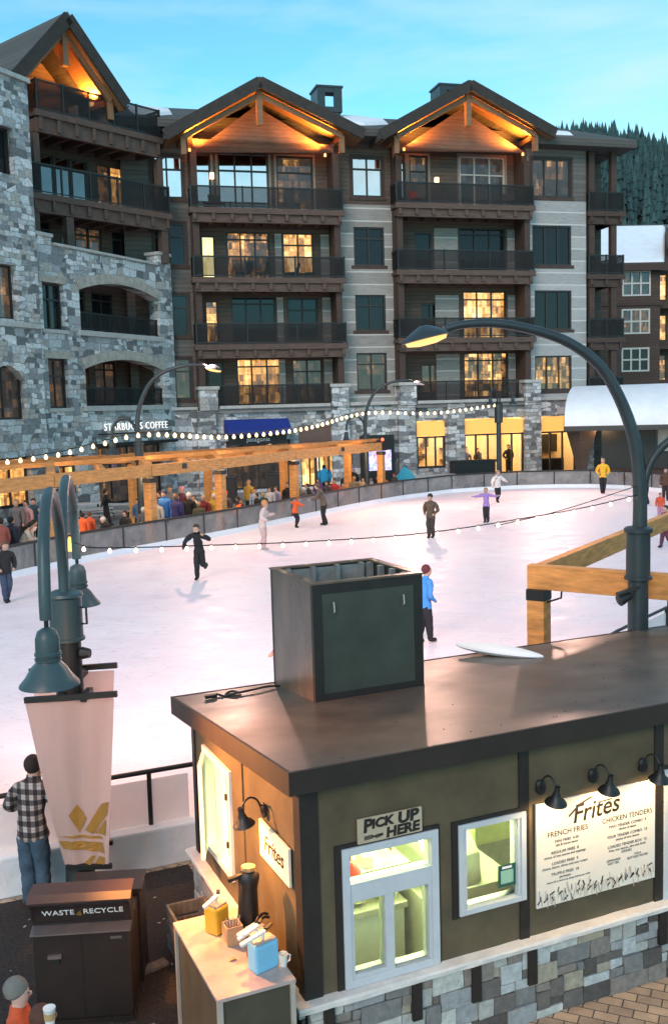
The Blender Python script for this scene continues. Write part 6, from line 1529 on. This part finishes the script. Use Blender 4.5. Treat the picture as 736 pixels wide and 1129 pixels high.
# behind the barrier
SEATS = []
def crowd(label, hx, hy, Y, col, yaw=0., legs=(.02, .02, .026), **k):
    """head at the given point of the photograph, at distance Y"""
    p = onY(hx, hy, Y); h = (p.z-GZ)+.10
    sit = h < 1.42
    if sit: H = max(1.5, min(1.85, h/.78)); SEATS.append((p.x, p.y, yaw, H))
    else: H = max(1.45, min(2.15, h))
    k.setdefault('lod', 1)
    return person(label, (p.x, p.y, GZ), rad(yaw), H, 'sit' if sit else 'stand', top=col, legs=legs, group='people gathered under the pergola', bulk=k.pop('bulk', 1.12), **k)
HRB = (.10, .05, .025)
crowd('person in red and white top at the left edge behind the barrier', 2, 575, 34.6, (.45, .12, .09), 60, lean=.1)
crowd('person with black hair in navy coat behind the barrier at far left', 12, 574, 35.2, (.014, .018, .035), -40, hair=(.008, .008, .009), bulk=1.3)
crowd('person in orange scarf and cream coat leaning over the left barrier', 23, 578, 35.6, (.62, .50, .40), -70, scarf=(.7, .12, .03), lean=.45, arms=FORW)
crowd('person in white fleece stretching an arm behind the left barrier', 31, 576, 36.4, (.66, .60, .56), -80, lean=.3, arms=OUT)
crowd('person in grey coat standing deep under the left pergola', 18, 554, 42, (.12, .11, .12), 170, hair=(.3, .2, .12))
crowd('person in pale pink coat standing deep under the left pergola', 29, 555, 42.5, (.45, .27, .28), 150)
crowd('person in dark teal jacket standing deep under the left pergola', 37, 553, 43.5, (.02, .06, .09), 190)
crowd('person in magenta top behind the teal lamp arms', 45, 562, 42, (.35, .03, .14), 120)
crowd('seated person in orange top with dark hair right of the teal lamp', 91, 569, 40.0, (.72, .12, .03), 10, hair=(.015, .01, .01))
crowd('seated person in rusty orange top leaning beside another orange top', 99, 568, 40.6, (.55, .10, .04), -20, hair=(.10, .045, .03))
crowd('person in white hat and black coat hunched at a table', 121, 571, 40.6, (.014, .014, .016), 60, hat=(.62, .58, .54), lean=.5)
crowd('person in black coat lying back over a bench behind the barrier', 131, 574, 41.0, (.012, .012, .014), -70, lean=.7, hair=(.02, .015, .012))
p = onz(118, 580, GZ); person('man in black striding across the plaza between pergola posts', p, rad(-70), 1.78, top=(.010, .010, .011), legs=(.012, .012, .013), arms=SWING, legp=WALK, group='people gathered under the pergola', hair=(.02, .015, .012))
crowd('person in black jacket right behind the third pergola post', 176, 545, 44.6, (.016, .015, .017), 120)
crowd('man in bright blue jacket and cap standing in the middle crowd', 181, 543, 43.0, (.04, .17, .46), 160, hat=(.03, .05, .12), bulk=1.35)
crowd('person in purple navy coat standing in the middle crowd', 194, 548, 42.8, (.035, .03, .12), -30, bulk=1.3, hair=(.25, .14, .07))
crowd('person in white beanie and black jacket beside the navy coat', 208, 547, 44.0, (.016, .015, .017), 170, hat=(.70, .66, .62), bulk=1.15)
crowd('person in pale yellow jacket behind the white beanie', 214, 549, 45.4, (.62, .52, .28), 150, hair=HRB)
crowd('person in dark red coat standing left of the fourth post', 224, 549, 44.8, (.20, .025, .03), 170, hair=(.5, .38, .28))
crowd('person in mustard jacket and white beanie beside the fourth post', 236, 548, 45.2, (.66, .40, .05), 180, hat=(.66, .60, .54))
crowd('taller person in yellow coat behind the fourth post', 240, 536, 49.0, (.60, .38, .05), 180, hair=HRB)
crowd('person in cream jumper between blue jacket and second pergola post', 172, 553, 42.4, (.55, .45, .36), 170, hair=HRB)
crowd('person in grey hood behind the bright blue jacket', 187, 538, 46.0, (.16, .16, .18), 180, hat=(.10, .10, .11), bulk=1.2)
crowd('person in pink hat and dark plum coat behind the purple navy coat', 200, 540, 46.2, (.10, .03, .06), 160, hat=(.60, .25, .30), bulk=1.2)
crowd('person in tan cap and olive coat in front of the dark red coat', 219, 557, 43.6, (.10, .09, .045), 20, hat=(.42, .30, .18), bulk=1.25)
crowd('seated person in white jumper right of the mustard jacket', 246, 559, 45.0, (.66, .60, .55), 160, hair=HRB)
crowd('seated person in dark green coat with blond hair before the fifth post', 290, 546, 48.4, (.03, .07, .04), 30, hair=(.42, .28, .12))
crowd('seated person in cream hat leaning back right of the fifth post', 334, 541, 50.4, (.10, .09, .09), 160, hat=(.62, .55, .45))
crowd('seated person in rust coloured jumper near the sweater skater', 378, 535, 54.0, (.36, .10, .04), 170, hair=HRB)
crowd('person in tan parka standing by the second table on the left', 64, 559, 41.5, (.30, .20, .11), 160, hair=HRB)
crowd('person in black beanie bent low over the left barrier', 55, 583, 37.6, (.02, .02, .024), -40, hat=(.02, .02, .022), lean=.4)
crowd('person in orange jacket bending over right of the fourth post', 257, 552, 46.0, (.75, .13, .03), -60, lean=.7, hair=(.30, .12, .05))
crowd('person in black jacket slouching next to the bending orange jacket', 267, 549, 46.4, (.012, .012, .014), 60, lean=.4)
crowd('person in ochre coat standing before the dark shop entrance', 274, 532, 52., (.45, .27, .05), 150, hair=(.35, .2, .1))
crowd('seated person in black behind the pale pink skater', 283, 547, 47.4, (.014, .013, .015), 120)
crowd('seated person in white and grey jacket left of the fifth post', 297, 540, 50.0, (.50, .48, .50), 170)
crowd('seated person in pale lilac jacket left of the fifth post', 304, 539, 50.8, (.38, .35, .44), 150, hair=(.06, .03, .02))
crowd('person in black with dark hair touching the fifth post', 317, 535, 50.5, (.014, .013, .016), 160, hair=(.012, .01, .01))
crowd('person in black coat leaning between post and sweater skater', 343, 535, 51.4, (.014, .014, .016), 100, lean=.3)
crowd('person with black hair in wide sky blue jacket by the shop windows', 357, 515, 62., (.03, .33, .62), 10, hair=(.01, .01, .01), bulk=1.9)
crowd('seated person in red jacket behind the sweater skater', 369, 531, 54.4, (.55, .05, .04), 160, hair=HRB)
crowd('seated person in dark grey jacket beside the red jacket', 360, 533, 53.6, (.05, .045, .05), 150)
crowd('person in black coat and purple hat before the screen', 389, 519, 60.5, (.014, .013, .016), 150, hat=(.35, .28, .50), bulk=1.5)
crowd('person in brown fur coat with long dark skirt at the barrier gate', 390, 528, 54.2, (.20, .12, .06), 20, skirt=(.03, .022, .02), hair=(.35, .18, .08), bulk=1.2)
crowd('seated person in tan coat under the end of the pergola', 400, 529, 57.6, (.36, .25, .17), 160)
crowd('seated person in black under the end of the pergola', 416, 527, 58.4, (.014, .013, .015), 170)
crowd('seated person in red cap near the last pergola post', 434, 525, 60.4, (.09, .06, .05), 160, hat=(.55, .04, .03))
crowd('person in black hunched over a turquoise bag right of the last post', 452, 514, 62.5, (.012, .012, .014), 100, lean=.45, arms=FORW, bulk=1.4)
b = thing('turquoise_bag', 'turquoise bag standing on the barrier side right of the last pergola post', 'bag', onY(447, 530, 61.8))
MB().prism([(-.75, -.1), (.75, -.1), (.35, .55), (-.1, .95), (-.4, .5)], -.2, .2).build('body', mat('turquoise_cloth', (.04, .36, .50), .7), b, bevel=.05)
MB().tube([(-.3, 0, .5), (-.1, 0, 1.05), (.2, 0, .6)], .03, 6).build('strap', M['black'], b)
for lab, x, y, Y, c, yw, kw in (('person in black parka beside the striding man', 138, 566, 42.6, (.02, .019, .022), 150, {}), ('person in steel blue jacket right of the second rear post', 152, 553, 46.0, (.07, .13, .22), 170, {}),
        ('person in white beanie and grey coat left of the third post', 158, 563, 41.6, (.13, .125, .13), 20, dict(hat=(.66, .63, .60))), ('person in red beanie between the fourth post and the ochre coat', 249, 545, 47.0, (.05, .045, .05), 160, dict(hat=(.55, .05, .05))),
        ('person in pale blue jacket seated right of the ochre coat', 281, 541, 49.5, (.28, .38, .50), 170, {}), ('person in dark brown jacket standing by the fifth post', 325, 536, 52.0, (.07, .045, .03), 150, {}),
        ('person in violet jacket under the dark sign panel', 350, 530, 57.0, (.16, .06, .26), 170, {}), ('person in black cap standing left of the screen', 380, 524, 60.0, (.03, .03, .033), 160, dict(hat=(.01, .01, .011))),
        ('person in white jumper seated before the screen', 409, 528, 59.4, (.60, .56, .53), 160, {}), ('person in orange beanie leaning on the rail by the last post', 426, 532, 59.0, (.06, .06, .075), 20, dict(hat=(.66, .18, .03)))):
    crowd(lab, x, y, Y, c, yw, **kw)
# benches under those who sit
bench0 = None
for x, y, yw, H in SEATS:
    if bench0 is None:
        bench0 = thing('bench', 'short dark bench under the pergola with someone sitting on it', 'bench', (x, y, GZ), rad(yw), 'benches under the pergola')
        MB().box(-.35, .35, -.2, .22, .40, .455).build('seat', M['timber_dark'], bench0)
        for q in (-.28, .28): MB().box(q-.03, q+.03, -.16, .18, 0, .4).build('leg', M['black'], bench0)
        bench0.scale = (1, 1, H*.30/.53)
    else:
        c = copy_tree(bench0, (x, y, GZ), rad(yw), bench0['label']); c.scale = (1, 1, H*.30/.53)
# inside the shops
for s, t_, H, yw, col, lab in ((-.9, 3.0, 1.75, 170, (.02, .02, .025), 'dark figure seated left at the table inside the middle lit shop'), (.55, 3.2, 1.75, 200, (.03, .025, .025), 'dark figure standing behind the table inside the middle lit shop'),
                               (-.3, 3.4, 1.7, 160, (.05, .04, .05), 'grey dressed person between the two figures inside the middle lit shop'), (2.25, 1.5, 1.95, 180, (.015, .015, .017), 'person in black standing at the open door of the middle lit shop')):
    person(lab, L2W(s, t_, 0), rad(yw)+ROT, H*1.15, top=col, legs=(.014, .014, .016), arms=POCK, group='people inside the lit shop')
# by the kiosk
PM = person('man in black and white plaid shirt and jeans leaning on the near rink railing', onz(40, 984, GZ)+Vector((.10, -.34, 0)), rad(-14), 1.70, top_mat=M['plaid'], legs_mat=M['denim'], boots=(.05, .03, .02), lean=.16,
            arms=[((.08, .02, -.15), (.02, .19, -.17)), ((-.09, .0, -.15), (-.03, .17, -.18))], legp=[((.05, .03, .285), (.06, .01, .045)), ((-.045, .01, .28), (-.04, -.02, .045))], hair=(.022, .014, .010), fingers=True, lod=2, bulk=1.0)
p = onY(18, 1098, 7.0)
person('person in grey knit beanie and orange jacket looking right at the lower left corner', (p.x, p.y, GZ), rad(-78), (p.z-GZ)/.93, top=(.60, .09, .03), hat=(.16, .155, .14), skin=mat('skin_pale', (.60, .40, .33), .5, var=.06), fingers=True, lod=2, face=True, arms=POCK)
p = onY(46, 1122, 6.7)
ch = person('brown haired child holding a white cup at the bottom left', (p.x, p.y, GZ), rad(-55), (p.z-GZ)/.95, top=(.30, .06, .03), hair=(.085, .032, .022), fingers=True, lod=2, face=True,
            arms=[((.05, .05, -.14), (.02, .21, -.03)), ((-.04, -.01, -.16), (-.03, .04, -.3))])
q = onY(55, 1120, 6.45)
cu = thing('paper_cup', 'white takeaway cup held up by the brown haired child', 'cup', q)
MB().lathe([(.030, -.06), (.041, .05), (.043, .052), (.043, .062), (.036, .066), (.03, .064)], 18).build('cup', M['white_plastic'], cu, smooth=True)
MB().lathe([(.0385, -.02), (.0400, .03)], 18).build('sleeve', M['card'], cu, smooth=True)

# ------------------------------------------------------------------ plaza furniture on the far side
def picnic(label, x, y, rz):
    t = thing('picnic_table', label, 'picnic table', (x, y, GZ), rz)
    MB().box(-.95, .95, -.4, .4, .72, .77).build('top', M['cap'], t)
    for q in (-.72, .72): MB().box(-.95, .95, q-.14, q+.14, .43, .47).build('seat', M['cap'], t)
    for x_ in (-.7, .7):
        MB().bar((x_, -.75, 0), (x_, -.25, .72), .06, .08).build('leg', M['iron'], t); MB().bar((x_, .75, 0), (x_, .25, .72), .06, .08).build('leg', M['iron'], t)
    return t
for (px_, py_, Y, rz, lab) in ((93, 545, 54, .3, 'pale picnic table behind the teal lamp arms'), (104, 553, 51, .2, 'pale picnic table in front of another one by the striding man'), (132, 549, 53, -.2, 'pale picnic table right of the striding man'), (218, 521, 60, .2, 'pale picnic table far back behind the fourth pergola post')):
    q = onY(px_, py_, Y); picnic(lab, q.x, q.y, rz)
fp = onY(79, 590, 37.5)
t = thing('fire_pit', 'round fire pit with a small flame seen between the teal lamp arms', 'fire pit', (fp.x, fp.y, GZ))
MB().lathe([(.5, 0), (.55, .45), (.45, .45), (.4, .35)], 18).build('bowl', M['stone_dark'], t)
m = MB()
for k in range(7): a_ = k*2.4; m.lathe([(.05, 0), (.10, .12), (.06, .34+.06*(k % 3)), (.004, .62+.08*(k % 2))], 8, (.16*math.cos(a_), .16*math.sin(a_), .36))
m.build('flame', emit('flame', (1, .38, .05), 7.), t, smooth=True)
t = thing('planter_box', 'long black planter box under the lit shop windows', 'planter', L2W(-2.7, -3.4, GZ), ROT)
m = MB(); m.wall(-1.5, 1.5, 0, 1.75, -.4, .05, []); m.wall(-1.5, 1.5, 0, 1.75, .4, .05, []); m.box(-1.5, -1.45, -.35, .4, 0, 1.75); m.box(1.45, 1.5, -.35, .4, 0, 1.75); m.box(-1.45, 1.45, -.35, .4, 1.3, 1.5); m.build('box', M['black'], t)
MB().box(-1.56, 1.56, -.46, -.401, 1.6, 1.78).build('rim', M['iron'], t)
t = thing('stone_bench', 'low stone ledge between black planter and last pergola post', 'bench', L2W(-5.6, -4.2, GZ), ROT)
MB().box(-2.6, 1.2, -.35, .35, 0, .75).build('base', M['stone'], t); MB().box(-2.7, 1.3, -.42, .42, .752, .92).build('seat', M['cap'], t)
t = thing('hanging_sign_panel', 'dark brown panel on a post above the pergola between lamp and blue awning', 'sign panel', onY(347, 481, 58)*1.)
t.location.z = GZ; zc_ = onY(347, 481, 58).z-GZ
MB().box(-.95, .95, -.08, .08, zc_-.55, zc_+.5).build('panel', M['bin_top'], t, bevel=.02); MB().box(-1.0, 1.0, -.1, .1, zc_+.5, zc_+.62).build('cap', M['timber_deck'], t)
MB().box(-.09, .09, -.09, .09, 0, zc_-.551).build('post', M['iron'], t)
for (px_, py_, Y, lab) in ((250, 520, 60, 'black bin before the dark shop entrance'), (305, 522, 62, 'black bin right of the dark shop entrance')):
    q = onY(px_, py_, Y); t = thing('plaza_bin', lab, 'waste bin', (q.x, q.y, GZ))
    MB().box(-.55, .55, -.5, .5, 0, 1.5).build('body', M['black'], t, bevel=.03); MB().box(-.6, .6, -.55, .55, 1.502, 1.62).build('lid', M['iron'], t, bevel=.03)
# ------------------------------------------------------------------ light, sky, camera
w = bpy.data.worlds.new('World'); S.world = w; w.use_nodes = True
nt = w.node_tree; bg = nt.nodes['Background']
sky = nt.nodes.new('ShaderNodeTexSky'); sky.sky_type = 'NISHITA'; sky.sun_disc = False
SUN_EL, SUN_ROT = rad(30), rad(200)
sky.sun_elevation = SUN_EL; sky.sun_rotation = SUN_ROT; sky.altitude = 2500; sky.air_density = 1.0; sky.dust_density = .6; sky.ozone_density = 2.
tc = nt.nodes.new('ShaderNodeTexCoord'); mp = nt.nodes.new('ShaderNodeMapping'); mp.inputs['Scale'].default_value = (1.0, 1.0, 4.2)
nt.links.new(tc.outputs['Generated'], mp.inputs['Vector'])
n1 = _noise(nt, mp.outputs['Vector'], 2.6, 8, .58); n1.inputs['Distortion'].default_value = .35
cr = _ramp(nt, n1.outputs['Fac'], [(.38, (.0,)*3), (.66, (.8,)*3)])
skc = _mix(nt, 1., sky.outputs['Color'], TINT, 'MULTIPLY')
cl_ = _mix(nt, cr.outputs['Color'], skc, CLOUD)
nt.links.new(cl_, bg.inputs['Color']); bg.inputs['Strength'].default_value = SKY
sun = lamp('sun', 'SUN', (0, 0, 40), SUNE, (1, .72, .62), angle=rad(25))
# the sun stands behind the camera's shoulder
d = Vector((math.sin(SUN_ROT)*math.cos(SUN_EL), math.cos(SUN_ROT)*math.cos(SUN_EL), math.sin(SUN_EL)))
sun.rotation_euler = d.to_track_quat('Z', 'Y').to_euler()
cam = bpy.data.cameras.new('camera'); co = bpy.data.objects.new('camera', cam); COL.objects.link(co)
co.matrix_world = Matrix.Translation(CAM) @ Matrix((_R, _U, -_F)).transposed().to_4x4()
cam.sensor_fit = 'VERTICAL'; cam.sensor_height = 36.; cam.lens = FPX/PH*36.; cam.clip_end = 5000; cam.clip_start = .05
S.camera = co
S.render.engine = 'CYCLES'
S.cycles.use_denoising = True
try: S.cycles.denoiser = 'OPENIMAGEDENOISE'
except Exception: pass
S.cycles.max_bounces = 6; S.cycles.diffuse_bounces = 3; S.cycles.glossy_bounces = 3; S.cycles.transparent_max_bounces = 12
S.cycles.sample_clamp_indirect = 6.; S.cycles.caustics_reflective = False; S.cycles.caustics_refractive = False
S.view_settings.view_transform = 'Standard'; S.view_settings.look = 'None'; S.view_settings.gamma = 1.; S.view_settings.exposure = EXPO
S.view_settings.use_curve_mapping = False
